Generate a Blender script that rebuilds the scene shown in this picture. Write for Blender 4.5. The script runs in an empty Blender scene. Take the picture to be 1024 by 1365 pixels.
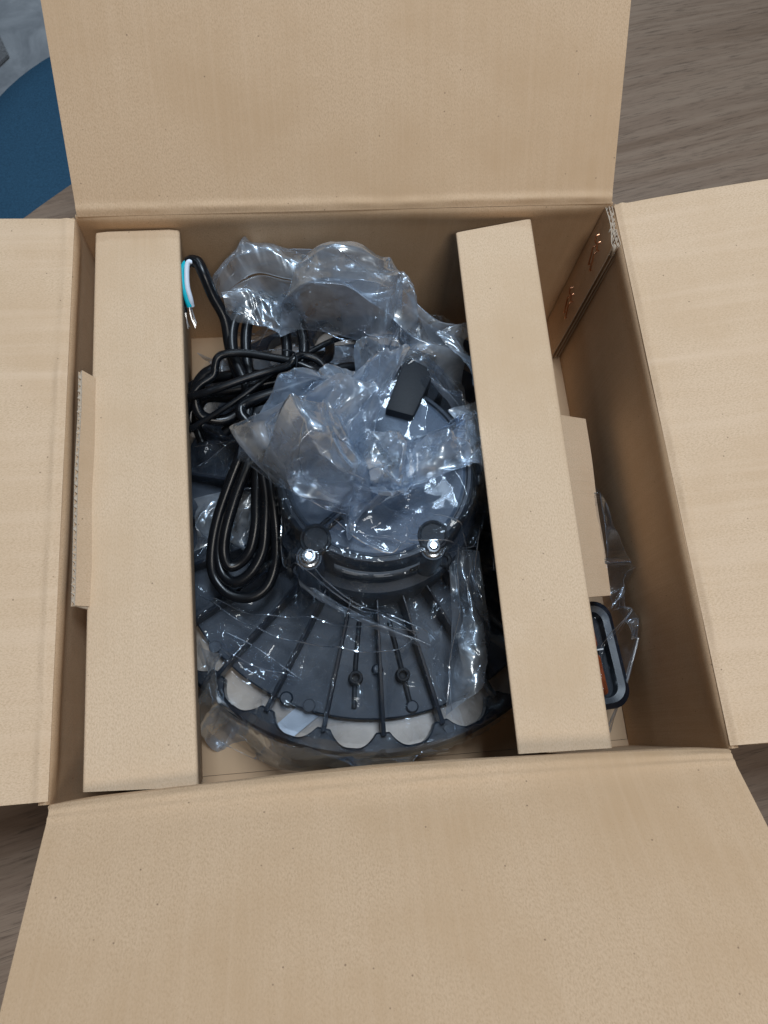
import bpy, bmesh, math, random
import numpy as np
from mathutils import Vector, Matrix
from mathutils.geometry import delaunay_2d_cdt

random.seed(7)
rng = np.random.default_rng(7)
R = math.radians
S = bpy.context.scene
COL = S.collection

# ------------------------------------------------------------------ camera
cam_d = bpy.data.cameras.new("camera")
cam = bpy.data.objects.new("camera", cam_d)
COL.objects.link(cam)
cam.location = (-0.0340, -0.1654, 0.5769)
cam.rotation_euler = (0.3103, -0.0614, -0.0830)
cam_d.sensor_fit = 'VERTICAL'
cam_d.sensor_height = 24.0
cam_d.sensor_width = 24.0
cam_d.lens = 1010.0 / 1365.0 * 24.0
cam_d.clip_start = 0.01
cam_d.clip_end = 50.0
cam_d.dof.use_dof = True
cam_d.dof.focus_distance = 0.47
cam_d.dof.aperture_fstop = 13.0
S.camera = cam

# ------------------------------------------------------------------ room light
world = bpy.data.worlds.new("World")
S.world = world
world.use_nodes = True
bg = world.node_tree.nodes["Background"]
bg.inputs[0].default_value = (0.66, 0.82, 1.0, 1)
bg.inputs[1].default_value = 0.045

def overhead_panel(loc, sx, sy, power, colour):
    d = bpy.data.lights.new("overhead_panel_light", 'AREA')
    d.shape = 'RECTANGLE'
    d.size = sx
    d.size_y = sy
    d.energy = power
    d.color = colour
    o = bpy.data.objects.new("overhead_panel_light", d)
    o.location = loc
    COL.objects.link(o)
    return o

overhead_panel((0.18, 0.32, 1.90), 0.40, 0.60, 27.5, (0.74, 0.87, 1.0))
overhead_panel((0.25, -1.10, 1.90), 0.60, 0.60, 14.0, (1.0, 0.95, 0.88))  # added front fill, lifts the back flap
overhead_panel((-1.15, 0.55, 1.90), 0.20, 0.60, 2.5, (0.70, 0.85, 1.0))  # added only to give the film something to reflect
overhead_panel((0.10, 1.45, 1.90), 0.80, 0.30, 9.5, (0.68, 0.84, 1.0))  # added behind the box for more varied film highlights

S.view_settings.view_transform = 'Standard'
S.view_settings.look = 'None'
S.view_settings.exposure = 0.0
S.view_settings.gamma = 1.0
S.cycles.transparent_max_bounces = 40
S.cycles.max_bounces = 12
S.cycles.sample_clamp_indirect = 6.0

# ------------------------------------------------------------------ materials
def new_mat(name):
    m = bpy.data.materials.new(name)
    m.use_nodes = True
    nt = m.node_tree
    b = nt.nodes["Principled BSDF"]
    return m, nt, b

def node(nt, kind, **kw):
    n = nt.nodes.new(kind)
    for k, v in kw.items():
        if k in n.inputs.keys():
            n.inputs[k].default_value = v
        else:
            setattr(n, k, v)
    return n

def mixcol(nt, a, b, fac, mode='MIX'):
    n = nt.nodes.new('ShaderNodeMix')
    n.data_type = 'RGBA'
    n.blend_type = mode
    for sock, v in ((n.inputs[0], fac), (n.inputs[6], a), (n.inputs[7], b)):
        if hasattr(v, 'links'):
            nt.links.new(v, sock)
        else:
            sock.default_value = v
    return n.outputs[2]

def ramp(nt, val, stops):
    n = nt.nodes.new('ShaderNodeValToRGB')
    nt.links.new(val, n.inputs[0])
    e = n.color_ramp.elements
    while len(e) < len(stops):
        e.new(0.5)
    for k, (p, c) in enumerate(stops):
        e[k].position = p
        e[k].color = c if len(c) == 4 else (*c, 1)
    return n.outputs[0]

def noise(nt, vec, scale, detail=3, rough=0.55, dist=0.0):
    n = node(nt, 'ShaderNodeTexNoise', Scale=scale, Detail=detail, Roughness=rough, Distortion=dist)
    nt.links.new(vec, n.inputs['Vector'])
    return n.outputs['Fac']

def mapping(nt, vec, scale=(1, 1, 1), rot=(0, 0, 0)):
    n = nt.nodes.new('ShaderNodeMapping')
    n.inputs['Scale'].default_value = scale
    n.inputs['Rotation'].default_value = rot
    nt.links.new(vec, n.inputs['Vector'])
    return n.outputs[0]

def bump(nt, h, strength, dist, prev=None):
    n = node(nt, 'ShaderNodeBump', Strength=strength, Distance=dist)
    nt.links.new(h, n.inputs['Height'])
    if prev is not None:
        nt.links.new(prev, n.inputs['Normal'])
    return n.outputs[0]

def cardboard(name, base, streak=0.30, freq=240):
    m, nt, b = new_mat(name)
    tc = nt.nodes.new('ShaderNodeTexCoord')
    uv, ob = tc.outputs['UV'], tc.outputs['Object']
    d = tuple(c * f for c, f in zip(base, (0.85, 0.83, 0.80)))
    l = tuple(min(1, c * f) for c, f in zip(base, (1.09, 1.10, 1.12)))
    fib = noise(nt, mapping(nt, uv, (1, 0.55, 1), (0, 0, 0.5)), 1300, 4, 0.62, 0.3)
    c1 = ramp(nt, fib, [(0.36, d), (0.50, base), (0.66, l)])
    blot = noise(nt, uv, 10, 5, 0.62)
    c2 = mixcol(nt, c1, (base[0] * 0.90, base[1] * 0.86, base[2] * 0.80, 1), ramp(nt, blot, [(0.42, (0, 0, 0)), (0.70, (0.95, 0.95, 0.95))]))
    st = noise(nt, mapping(nt, uv, (freq, 4, 1)), 1.0, 3, 0.6)
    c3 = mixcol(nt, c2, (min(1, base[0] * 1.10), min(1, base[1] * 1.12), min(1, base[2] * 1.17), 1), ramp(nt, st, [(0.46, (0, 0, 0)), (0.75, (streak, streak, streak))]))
    sp = noise(nt, uv, 1500, 1, 0.5)
    c4 = mixcol(nt, c3, (base[0] * 0.52, base[1] * 0.46, base[2] * 0.40, 1), ramp(nt, sp, [(0.70, (0, 0, 0)), (0.80, (0.75, 0.75, 0.75))]))
    fl = node(nt, 'ShaderNodeTexVoronoi', Scale=95.0)
    nt.links.new(uv, fl.inputs['Vector'])
    c5 = mixcol(nt, c4, (base[0] * 0.35, base[1] * 0.32, base[2] * 0.3, 1), ramp(nt, fl.outputs['Distance'], [(0.030, (0.8, 0.8, 0.8)), (0.055, (0, 0, 0))]))
    nt.links.new(c5, b.inputs['Base Color'])
    b.inputs['Roughness'].default_value = 0.72
    b.inputs['Specular IOR Level'].default_value = 0.28
    n1 = bump(nt, fib, 0.10, 0.0002)
    n2 = bump(nt, st, 0.30, 0.0009, n1)
    n3 = bump(nt, noise(nt, uv, 22, 3), 0.25, 0.0022, n2)
    nt.links.new(n3, b.inputs['Normal'])
    return m

KRAFT = (0.548, 0.372, 0.230)
M_box = cardboard('kraft_cardboard', KRAFT)
M_side = cardboard('kraft_side_flap_board', (0.605, 0.428, 0.280), 0.62, 105)  # pale flute bands: wear plus shading of the ripples painted into the colour
M_insert = cardboard('kraft_insert_board', (0.590, 0.425, 0.282), 0.16)
M_core = cardboard('corrugated_core_paper', (0.46, 0.38, 0.30), 0.1)
M_core_dark = cardboard('core_hollow_paper', (0.20, 0.15, 0.10), 0.1)

def simple(name, col, rough, metal=0.0, spec=0.5, nscale=None, nstr=0.2, ndist=0.0003, cvar=0.25, coat=0.0):
    m, nt, b = new_mat(name)
    tc = nt.nodes.new('ShaderNodeTexCoord')
    ob = tc.outputs['Object']
    b.inputs['Roughness'].default_value = rough
    b.inputs['Metallic'].default_value = metal
    b.inputs['Specular IOR Level'].default_value = spec
    b.inputs['Coat Weight'].default_value = coat
    f = noise(nt, ob, nscale or 60, 4, 0.6)
    lo = tuple(c * (1 - cvar) for c in col)
    hi = tuple(min(1, c * (1 + cvar)) for c in col)
    nt.links.new(ramp(nt, f, [(0.3, lo), (0.7, hi)]), b.inputs['Base Color'])
    rr = noise(nt, ob, 35, 3, 0.6)
    mr = node(nt, 'ShaderNodeMapRange')
    mr.inputs['To Min'].default_value = max(0.02, rough - 0.08)
    mr.inputs['To Max'].default_value = min(1, rough + 0.10)
    nt.links.new(rr, mr.inputs['Value'])
    nt.links.new(mr.outputs[0], b.inputs['Roughness'])
    if nscale:
        nt.links.new(bump(nt, f, nstr, ndist), b.inputs['Normal'])
    return m

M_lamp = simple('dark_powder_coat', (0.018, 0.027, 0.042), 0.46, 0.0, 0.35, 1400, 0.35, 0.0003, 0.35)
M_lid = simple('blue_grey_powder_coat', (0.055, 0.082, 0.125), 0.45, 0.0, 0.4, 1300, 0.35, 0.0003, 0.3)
M_ring = simple('dark_rim_coat', (0.007, 0.011, 0.019), 0.34, 0.0, 0.35, 1200, 0.3, 0.0003, 0.3)
M_black = simple('black_moulded_plastic', (0.008, 0.011, 0.016), 0.55, 0.0, 0.25, 900, 0.15, 0.0002)
M_cable = simple('black_cable_sheath', (0.004, 0.005, 0.007), 0.28, 0.0, 0.36, 250, 0.12, 0.0003)
M_steel = simple('bright_screw_steel', (0.72, 0.74, 0.76), 0.22, 1.0)
M_copper = simple('copper_staple_wire', (0.62, 0.30, 0.17), 0.28, 1.0)
M_tin = simple('tinned_wire_strand', (0.80, 0.82, 0.85), 0.30, 1.0)
M_teal = simple('teal_wire_insulation', (0.0, 0.44, 0.55), 0.38, cvar=0.08)
M_white = simple('white_wire_insulation', (0.72, 0.80, 0.92), 0.38, cvar=0.05)
M_label = simple('grey_rating_label', (0.16, 0.19, 0.23), 0.35, cvar=0.15)
M_print = simple('printed_white_ink', (0.45, 0.47, 0.50), 0.5)
M_lens = simple('milky_lens_plastic', (0.47, 0.38, 0.30), 0.25, cvar=0.10)
M_paper = simple('white_paper', (0.70, 0.76, 0.84), 0.6, cvar=0.04)
M_amber = simple('amber_lens_plastic', (0.17, 0.034, 0.007), 0.18, cvar=0.45, nscale=90, nstr=0.3, ndist=0.002)
M_blue = simple('blue_chair_fabric', (0.026, 0.076, 0.130), 0.85, 0, 0.2, 500, 0.4, 0.0006, 0.25)
M_grey = simple('dark_grey_carpet', (0.20, 0.20, 0.205), 0.95, 0, 0.1, 300, 0.6, 0.002, 0.35)
M_leg = simple('chair_leg_metal', (0.05, 0.05, 0.055), 0.4, 0.6)

def concrete():
    m, nt, b = new_mat('polished_concrete')
    ob = nt.nodes.new('ShaderNodeTexCoord').outputs['Object']
    a = noise(nt, ob, 9, 6, 0.65, 0.8)
    c = ramp(nt, a, [(0.32, (0.24, 0.255, 0.275)), (0.5, (0.38, 0.395, 0.415)), (0.68, (0.52, 0.535, 0.55))])
    nt.links.new(c, b.inputs['Base Color'])
    b.inputs['Roughness'].default_value = 0.5
    nt.links.new(bump(nt, a, 0.15, 0.003), b.inputs['Normal'])
    return m

def wood():
    m, nt, b = new_mat('grey_brown_wood_laminate')
    ob = nt.nodes.new('ShaderNodeTexCoord').outputs['Object']
    v = mapping(nt, ob, (1, 1, 1), (0, 0, R(-13)))
    wv = nt.nodes.new('ShaderNodeVectorMath')
    wv.operation = 'ADD'
    wn = node(nt, 'ShaderNodeTexNoise', Scale=5.0, Detail=2)
    nt.links.new(v, wn.inputs['Vector'])
    ws = nt.nodes.new('ShaderNodeVectorMath')
    ws.operation = 'MULTIPLY'
    ws.inputs[1].default_value = (0.0, 0.016, 0.0)
    nt.links.new(wn.outputs['Color'], ws.inputs[0])
    nt.links.new(v, wv.inputs[0])
    nt.links.new(ws.outputs[0], wv.inputs[1])
    v = wv.outputs[0]
    g1 = noise(nt, mapping(nt, v, (2.6, 95, 1)), 1.0, 5, 0.62, 0.3)
    g2 = noise(nt, mapping(nt, v, (34, 430, 1)), 1.0, 5, 0.7, 0.2)
    g3 = noise(nt, mapping(nt, v, (1.0, 26, 1)), 1.0, 3, 0.5, 0.4)
    g4 = noise(nt, mapping(nt, v, (40, 900, 1)), 1.0, 2, 0.6, 0.0)
    c = ramp(nt, g1, [(0.30, (0.165, 0.108, 0.073)), (0.46, (0.215, 0.147, 0.104)), (0.58, (0.245, 0.173, 0.124)), (0.75, (0.195, 0.133, 0.094))])
    c = mixcol(nt, c, (0.270, 0.195, 0.145, 1), ramp(nt, g3, [(0.45, (0, 0, 0)), (0.72, (0.35, 0.35, 0.35))]))
    c = mixcol(nt, c, (0.060, 0.040, 0.028, 1), ramp(nt, g2, [(0.52, (0, 0, 0)), (0.68, (0.45, 0.45, 0.45))]))
    c = mixcol(nt, c, (0.050, 0.034, 0.025, 1), ramp(nt, g4, [(0.58, (0, 0, 0)), (0.70, (0.5, 0.5, 0.5))]))
    nt.links.new(c, b.inputs['Base Color'])
    b.inputs['Roughness'].default_value = 0.42
    b.inputs['Specular IOR Level'].default_value = 0.45
    nt.links.new(bump(nt, g2, 0.25, 0.0006), b.inputs['Normal'])
    return m

M_floor = concrete()
M_wood = wood()

def film(name, haze, rough, refl, wob=0.5, sheen=0.03):
    """thin clear polythene: see-through, mirror-like at glancing angles, a little milky"""
    m = bpy.data.materials.new(name)
    m.use_nodes = True
    nt = m.node_tree
    nt.nodes.clear()
    out = nt.nodes.new('ShaderNodeOutputMaterial')
    tr = node(nt, 'ShaderNodeBsdfTransparent', Color=(0.93, 0.945, 0.97, 1))
    gl = node(nt, 'ShaderNodeBsdfGlossy', Color=(0.86, 0.93, 1.0, 1), Roughness=rough)
    df = node(nt, 'ShaderNodeBsdfTranslucent', Color=(0.80, 0.87, 0.97, 1))
    d2 = node(nt, 'ShaderNodeBsdfDiffuse', Color=(0.80, 0.87, 0.97, 1))
    md = node(nt, 'ShaderNodeMixShader')
    md.inputs[0].default_value = 0.6
    nt.links.new(df.outputs[0], md.inputs[1])
    nt.links.new(d2.outputs[0], md.inputs[2])
    lw = node(nt, 'ShaderNodeLayerWeight', Blend=0.5)
    p = node(nt, 'ShaderNodeMath', operation='POWER')
    p.inputs[1].default_value = 3.5
    nt.links.new(lw.outputs['Facing'], p.inputs[0])
    ma = node(nt, 'ShaderNodeMath', operation='MULTIPLY_ADD')
    ma.inputs[1].default_value = 0.80
    ma.inputs[2].default_value = refl
    nt.links.new(p.outputs[0], ma.inputs[0])
    ob = nt.nodes.new('ShaderNodeTexCoord').outputs['Object']
    w1 = noise(nt, ob, 70, 3, 0.6, 1.0)
    w2 = noise(nt, ob, 260, 2, 0.5, 0.5)
    bn = bump(nt, w2, 0.05 * wob, 0.0004, bump(nt, w1, 0.16 * wob, 0.002))
    for n in (gl, lw):
        nt.links.new(bn, n.inputs['Normal'])
    hz = noise(nt, ob, 45, 4, 0.6, 0.8)
    mr = node(nt, 'ShaderNodeMapRange')
    mr.inputs['From Min'].default_value = 0.35
    mr.inputs['From Max'].default_value = 0.70
    mr.inputs['To Min'].default_value = haze * 0.35
    mr.inputs['To Max'].default_value = haze * 1.6
    nt.links.new(hz, mr.inputs['Value'])
    m1 = node(nt, 'ShaderNodeMixShader')
    nt.links.new(mr.outputs[0], m1.inputs[0])
    nt.links.new(tr.outputs[0], m1.inputs[1])
    nt.links.new(md.outputs[0], m1.inputs[2])
    g2 = node(nt, 'ShaderNodeBsdfGlossy', Color=(0.74, 0.87, 1.0, 1), Roughness=0.34)
    m3 = node(nt, 'ShaderNodeMixShader')
    m3.inputs[0].default_value = sheen
    nt.links.new(m1.outputs[0], m3.inputs[1])
    nt.links.new(g2.outputs[0], m3.inputs[2])
    m2 = node(nt, 'ShaderNodeMixShader')
    nt.links.new(ma.outputs[0], m2.inputs[0])
    nt.links.new(m3.outputs[0], m2.inputs[1])
    nt.links.new(gl.outputs[0], m2.inputs[2])
    nt.links.new(m2.outputs[0], out.inputs[0])
    return m

M_film = film('clear_polythene_film', 0.008, 0.05, 0.036, 0.5, 0.012)
M_film_milky = film('crumpled_polythene_film', 0.185, 0.06, 0.085, 0.6, 0.20)
M_glint = film('fold_glint_film', 0.14, 0.13, 0.45, 0.2)  # extra reflective, for the added tubes that imitate highlight lines

# ------------------------------------------------------------------ mesh helpers
def link(name, me, mats, parent=None, smooth=True):
    o = bpy.data.objects.new(name, me)
    for m in (mats if isinstance(mats, (list, tuple)) else [mats]):
        if m.name not in me.materials:
            me.materials.append(m)
    COL.objects.link(o)
    if parent is not None:
        o.parent = parent
    if smooth:
        me.polygons.foreach_set('use_smooth', [True] * len(me.polygons))
    return o

def obj(name, v, f, mats, parent=None, smooth=True, uv=None, mi=None):
    me = bpy.data.meshes.new(name)
    me.from_pydata([tuple(map(float, p)) for p in v], [], f)
    if uv is not None:
        l = me.uv_layers.new(name='UVMap')
        for lp in me.loops:
            l.data[lp.index].uv = uv[lp.vertex_index]
    o = link(name, me, mats, parent, smooth)
    if mi is not None:
        me.polygons.foreach_set('material_index', mi)
    me.update()
    return o

def sharp(o, ang=35):
    me = o.data
    bm = bmesh.new()
    bm.from_mesh(me)
    bmesh.ops.recalc_face_normals(bm, faces=bm.faces)
    for e in bm.edges:
        if len(e.link_faces) == 2 and e.calc_face_angle(0) > R(ang):
            e.smooth = False
    bm.to_mesh(me)
    bm.free()
    return o

def thing(name, label, cat, loc=(0, 0, 0), rot=(0, 0, 0), group=None):
    o = bpy.data.objects.new(name, None)
    o.empty_display_size = 0.02
    o.location = loc
    o.rotation_euler = rot
    COL.objects.link(o)
    o['label'] = label
    o['category'] = cat
    if group:
        o['group'] = group
    return o

def tag(o, label, cat, group=None):
    o['label'] = label
    o['category'] = cat
    if group:
        o['group'] = group
    return o

def panel(name, G, t, mats, parent=None, uvscale=None, smooth=True, off=(0, 0)):
    """solid board from a grid of face points G[v][u]; thickness t goes behind the face (face normal = du x dv)"""
    G = np.array(G, float)
    nv, nu = G.shape[:2]
    du = np.gradient(G, axis=1)
    dv = np.gradient(G, axis=0)
    N = np.cross(du, dv)
    N /= np.linalg.norm(N, axis=2, keepdims=True) + 1e-12
    B = G - N * t
    V = np.concatenate([G.reshape(-1, 3), B.reshape(-1, 3)])
    n = nu * nv
    su = np.concatenate([[0], np.cumsum(np.linalg.norm(np.diff(G[nv // 2], axis=0), axis=1))]) + off[0]
    sv = np.concatenate([[0], np.cumsum(np.linalg.norm(np.diff(G[:, nu // 2], axis=0), axis=1))]) + off[1]
    UV = [(su[i], sv[j]) for j in range(nv) for i in range(nu)]
    UV = UV + [(a + 0.5, b) for a, b in UV]
    F, MI = [], []
    for j in range(nv - 1):
        for i in range(nu - 1):
            a = j * nu + i
            F.append((a, a + 1, a + nu + 1, a + nu)); MI.append(0)
            F.append((n + a, n + a + nu, n + a + nu + 1, n + a + 1)); MI.append(0)
    for i in range(nu - 1):
        F.append((i, n + i, n + i + 1, i + 1)); MI.append(1)
        a = (nv - 1) * nu + i
        F.append((a, a + 1, n + a + 1, n + a)); MI.append(1)
    for j in range(nv - 1):
        a = j * nu
        F.append((a, a + nu, n + a + nu, n + a)); MI.append(1)
        a = j * nu + nu - 1
        F.append((a, n + a, n + a + nu, a + nu)); MI.append(1)
    mats = mats if isinstance(mats, (list, tuple)) else [mats, mats]
    me_mats = list(mats)
    me = bpy.data.meshes.new(name)
    me.from_pydata([tuple(p) for p in V], [], F)
    l = me.uv_layers.new(name='UVMap')
    idx = np.zeros(len(me.loops), int)
    me.loops.foreach_get('vertex_index', idx)
    l.data.foreach_set('uv', np.array(UV)[idx].ravel())
    for m in me_mats:
        me.materials.append(m)
    me.polygons.foreach_set('material_index', MI)
    o = bpy.data.objects.new(name, me)
    COL.objects.link(o)
    if parent is not None:
        o.parent = parent
    if smooth:
        me.polygons.foreach_set('use_smooth', [True] * len(F))
    sharp(o, 40)
    return o

def lerp(a, b, t):
    return np.array(a, float) * (1 - t) + np.array(b, float) * t

def quad_grid(a, b, c, d, nu, nv, fn=None):
    """a-b along u at v=0, d-c along u at v=1"""
    a, b, c, d = (np.array(p, float) for p in (a, b, c, d))
    G = np.zeros((nv, nu, 3))
    for j in range(nv):
        for i in range(nu):
            u, v = i / (nu - 1), j / (nv - 1)
            p = (a * (1 - u) + b * u) * (1 - v) + (d * (1 - u) + c * u) * v
            if fn:
                p = p + np.array(fn(u, v))
            G[j, i] = p
    return G

def catmull(P, n):
    P = np.array(P, float)
    Q = np.vstack([2 * P[0] - P[1], P, 2 * P[-1] - P[-2]])
    out = []
    for k in range(len(P) - 1):
        p0, p1, p2, p3 = Q[k:k + 4]
        for t in np.linspace(0, 1, n, endpoint=False):
            out.append(0.5 * (2 * p1 + (p2 - p0) * t + (2 * p0 - 5 * p1 + 4 * p2 - p3) * t * t + (3 * p1 - p0 - 3 * p2 + p3) * t ** 3))
    out.append(P[-1])
    return np.array(out)

def tube(name, P, r, mat, parent=None, n=10, sub=8, closed=False):
    C = catmull(P, sub) if sub > 1 else np.array(P, float)
    m = len(C)
    T = np.gradient(C, axis=0)
    T /= np.linalg.norm(T, axis=1, keepdims=True) + 1e-12
    up = np.array([0.1, 0.2, 1.0])
    nrm = np.cross(T[0], up)
    nrm /= np.linalg.norm(nrm)
    V, F = [], []
    rr = np.broadcast_to(np.array(r, float), (m,)) if np.ndim(r) == 0 else np.interp(np.linspace(0, 1, m), np.linspace(0, 1, len(r)), r)
    for k in range(m):
        nrm = nrm - T[k] * (nrm @ T[k])
        nrm /= np.linalg.norm(nrm) + 1e-12
        bi = np.cross(T[k], nrm)
        for a in range(n):
            th = 2 * math.pi * a / n
            V.append(C[k] + rr[k] * (math.cos(th) * nrm + math.sin(th) * bi))
    for k in range(m - 1):
        for a in range(n):
            b = (a + 1) % n
            F.append((k * n + a, k * n + b, (k + 1) * n + b, (k + 1) * n + a))
    F.append(tuple(range(n))[::-1])
    F.append(tuple((m - 1) * n + a for a in range(n)))
    return sharp(obj(name, V, F, mat, parent), 50)

def lathe(name, prof, mat, parent=None, n=64, loc=(0, 0, 0)):
    V, F = [], []
    m = len(prof)
    for k in range(n):
        th = 2 * math.pi * k / n
        for r, z in prof:
            V.append((loc[0] + r * math.cos(th), loc[1] + r * math.sin(th), loc[2] + z))
    for k in range(n):
        k2 = (k + 1) % n
        for i in range(m - 1):
            F.append((k * m + i, k2 * m + i, k2 * m + i + 1, k * m + i + 1))
    o = obj(name, V, F, mat, parent)
    bm = bmesh.new()
    bm.from_mesh(o.data)
    bmesh.ops.remove_doubles(bm, verts=bm.verts, dist=1e-6)
    bm.to_mesh(o.data)
    bm.free()
    return sharp(o, 30)

def prism(name, poly, z0, z1, mat, parent=None, bev=0.0, smooth=True):
    bm = bmesh.new()
    vs = [bm.verts.new((x, y, z0)) for x, y in poly]
    f = bm.faces.new(vs)
    r = bmesh.ops.extrude_face_region(bm, geom=[f])
    for g in r['geom']:
        if isinstance(g, bmesh.types.BMVert):
            g.co.z = z1
    bmesh.ops.recalc_face_normals(bm, faces=bm.faces)
    if bev:
        bmesh.ops.bevel(bm, geom=[e for e in bm.edges], offset=bev, segments=2, affect='EDGES', profile=0.6)
    me = bpy.data.meshes.new(name)
    bm.to_mesh(me)
    bm.free()
    return sharp(link(name, me, mat, parent, smooth), 35)

def rrect(cx, cy, w, h, r, n=6, rot=0):
    P = []
    for sx, sy, a0 in ((1, 1, 0), (-1, 1, 90), (-1, -1, 180), (1, -1, 270)):
        for k in range(n + 1):
            a = R(a0 + 90 * k / n)
            P.append((sx * (w / 2 - r) + r * math.cos(a), sy * (h / 2 - r) + r * math.sin(a)))
    c, s = math.cos(rot), math.sin(rot)
    return [(cx + x * c - y * s, cy + x * s + y * c) for x, y in P]

# numpy gradient noise for the film folds
_perm = np.random.default_rng(3).permutation(512)
_ga = np.random.default_rng(4).uniform(0, 2 * np.pi, 512)
def perlin(x, y, seed=0):
    xi, yi = np.floor(x).astype(int), np.floor(y).astype(int)
    xf, yf = x - xi, y - yi
    def g(ix, iy, dx, dy):
        h = _ga[(_perm[(ix + seed * 57) % 512] + iy * 31 + seed * 17) % 512]
        return np.cos(h) * dx + np.sin(h) * dy
    u, v = xf * xf * xf * (xf * (xf * 6 - 15) + 10), yf * yf * yf * (yf * (yf * 6 - 15) + 10)
    a = g(xi, yi, xf, yf) * (1 - u) + g(xi + 1, yi, xf - 1, yf) * u
    b = g(xi, yi + 1, xf, yf - 1) * (1 - u) + g(xi + 1, yi + 1, xf - 1, yf - 1) * u
    return (a * (1 - v) + b * v) * 1.5

def tri(x):
    return np.abs((x % 1.0) * 2 - 1)

def crumple(x, y, seed, f=1.0):
    """flat facets with straight sharp creases: overlapping wedge-shaped dents and ridges of many sizes; x, y in metres"""
    r = np.random.default_rng(seed)
    wx = x + 0.0022 * perlin(x * 45, y * 45, seed)
    wy = y + 0.0022 * perlin(x * 45 + 9, y * 45 + 4, seed + 5)
    x0, x1, y0, y1 = x.min(), x.max(), y.min(), y.max()
    n = int(min(300, 34 + 7500 * (x1 - x0) * (y1 - y0) * f * f * 2.2))
    h = np.zeros_like(x)
    for k in range(n):
        cx, cy = r.uniform(x0, x1), r.uniform(y0, y1)
        rad_ = math.exp(r.uniform(math.log(0.0085), math.log(0.046))) / f
        t0 = r.uniform(0, 2 * np.pi)
        st_ = r.uniform(0.45, 1.0)
        m = None
        for j in range(3):
            th = t0 + j * 2.094 + r.uniform(-0.55, 0.55)
            l = rad_ * r.uniform(0.5, 1.3) - ((wx - cx) * math.cos(th) + (wy - cy) * math.sin(th) * 1.0)
            m = l if m is None else np.minimum(m, l)
        h += r.choice((-1.0, 1.0)) * st_ * np.maximum(0, m)
    for k in range(7):
        th = r.uniform(0, np.pi)
        cx, cy = r.uniform(x0, x1), r.uniform(y0, y1)
        h += r.uniform(-0.34, 0.34) * np.abs((((wx - cx) * math.cos(th) + (wy - cy) * math.sin(th)) / 0.05) % 2 - 1) * 0.05
    h -= np.median(h)
    return h / 0.0075

def grid_obj(name, P, mat, parent, closed=False):
    P = np.asarray(P, float)
    a, b = P.shape[:2]
    idx = np.arange(a * b).reshape(a, b)
    if closed:
        nxt = np.roll(idx, -1, axis=1)
        q = np.stack([idx[:-1], nxt[:-1], nxt[1:], idx[1:]], -1).reshape(-1, 4)
    else:
        q = np.stack([idx[:-1, :-1], idx[:-1, 1:], idx[1:, 1:], idx[1:, :-1]], -1).reshape(-1, 4)
    me = bpy.data.meshes.new(name)
    me.vertices.add(a * b)
    me.vertices.foreach_set('co', P.reshape(-1, 3).ravel())
    me.loops.add(len(q) * 4)
    me.loops.foreach_set('vertex_index', q.ravel())
    me.polygons.add(len(q))
    me.polygons.foreach_set('loop_start', np.arange(len(q)) * 4)
    me.polygons.foreach_set('loop_total', np.full(len(q), 4))
    me.update(calc_edges=True)
    me.validate()
    o = link(name, me, mat, parent)
    return o

# ------------------------------------------------------------------ setting
fl = obj('floor', [(-4, -3, -0.72), (4, -3, -0.72), (4, 5, -0.72), (-4, 5, -0.72)], [(0, 1, 2, 3)], M_floor, smooth=False)
fl['kind'] = 'structure'
cp = prism('carpet', [(-0.6365, 1.3116), (-0.700, 1.467), (-2.2, 2.3), (-3.6, 0.6), (-1.2, 0.55)], -0.716, -0.709, M_grey)
cp['kind'] = 'structure'

# round wooden table the box stands on
tb = thing('wooden_table', 'grey-brown wood grain table with a curved edge under the open cardboard box', 'table', (0, 0, -0.72))
TC, TR_ = (0.418, -0.434), 1.02
lathe('table_top', [(0, 0.72), (TR_ - 0.003, 0.72), (TR_ - 0.0008, 0.7192), (TR_, 0.717), (TR_, 0.694), (TR_ - 0.004, 0.690), (0, 0.690)], M_wood, tb, 240, (TC[0], TC[1], 0))
lathe('pedestal', [(0.0, 0.69), (0.10, 0.69), (0.055, 0.64), (0.045, 0.10), (0.30, 0.03), (0.32, 0.0), (0.0, 0.0)], M_leg, tb, 40, (TC[0], TC[1], 0))

# blue seat beyond the table edge
st = thing('upholstered_stool', 'round blue fabric stool on the grey floor beside the table edge', 'stool', (-0.205, 0.59, -0.72))
prof = [(0, 0.47), (0.16, 0.4695), (0.23, 0.466), (0.262, 0.458), (0.278, 0.444), (0.283, 0.425), (0.280, 0.395), (0.265, 0.385), (0, 0.385)]
lathe('seat', prof, M_blue, st, 80)
for a in (45, 135, 225, 315):
    x, y = 0.20 * math.cos(R(a)), 0.20 * math.sin(R(a))
    tube('leg', [(x * 0.8, y * 0.8, 0.39), (x, y, 0.18), (x * 1.1, y * 1.1, 0.0)], [0.016, 0.013, 0.010], M_leg, st, 12, 4)

# ------------------------------------------------------------------ the open cardboard box
H = 0.1573
TH = 0.005
BX = thing('cardboard_box', 'open brown corrugated cardboard box with its four flaps folded out', 'box')
cTL, cTR, cBR, cBL = np.array((-0.1803, 0.1786)), np.array((0.1786, 0.1778)), np.array((0.1803, -0.1800)), np.array((-0.1799, -0.1774))
fTL, fTR, fBR, fBL = np.array((-0.1800, 0.1783)), np.array((0.1793, 0.1780)), np.array((0.1820, -0.1765)), np.array((-0.1805, -0.1775))
Z0 = 0.004

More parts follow.
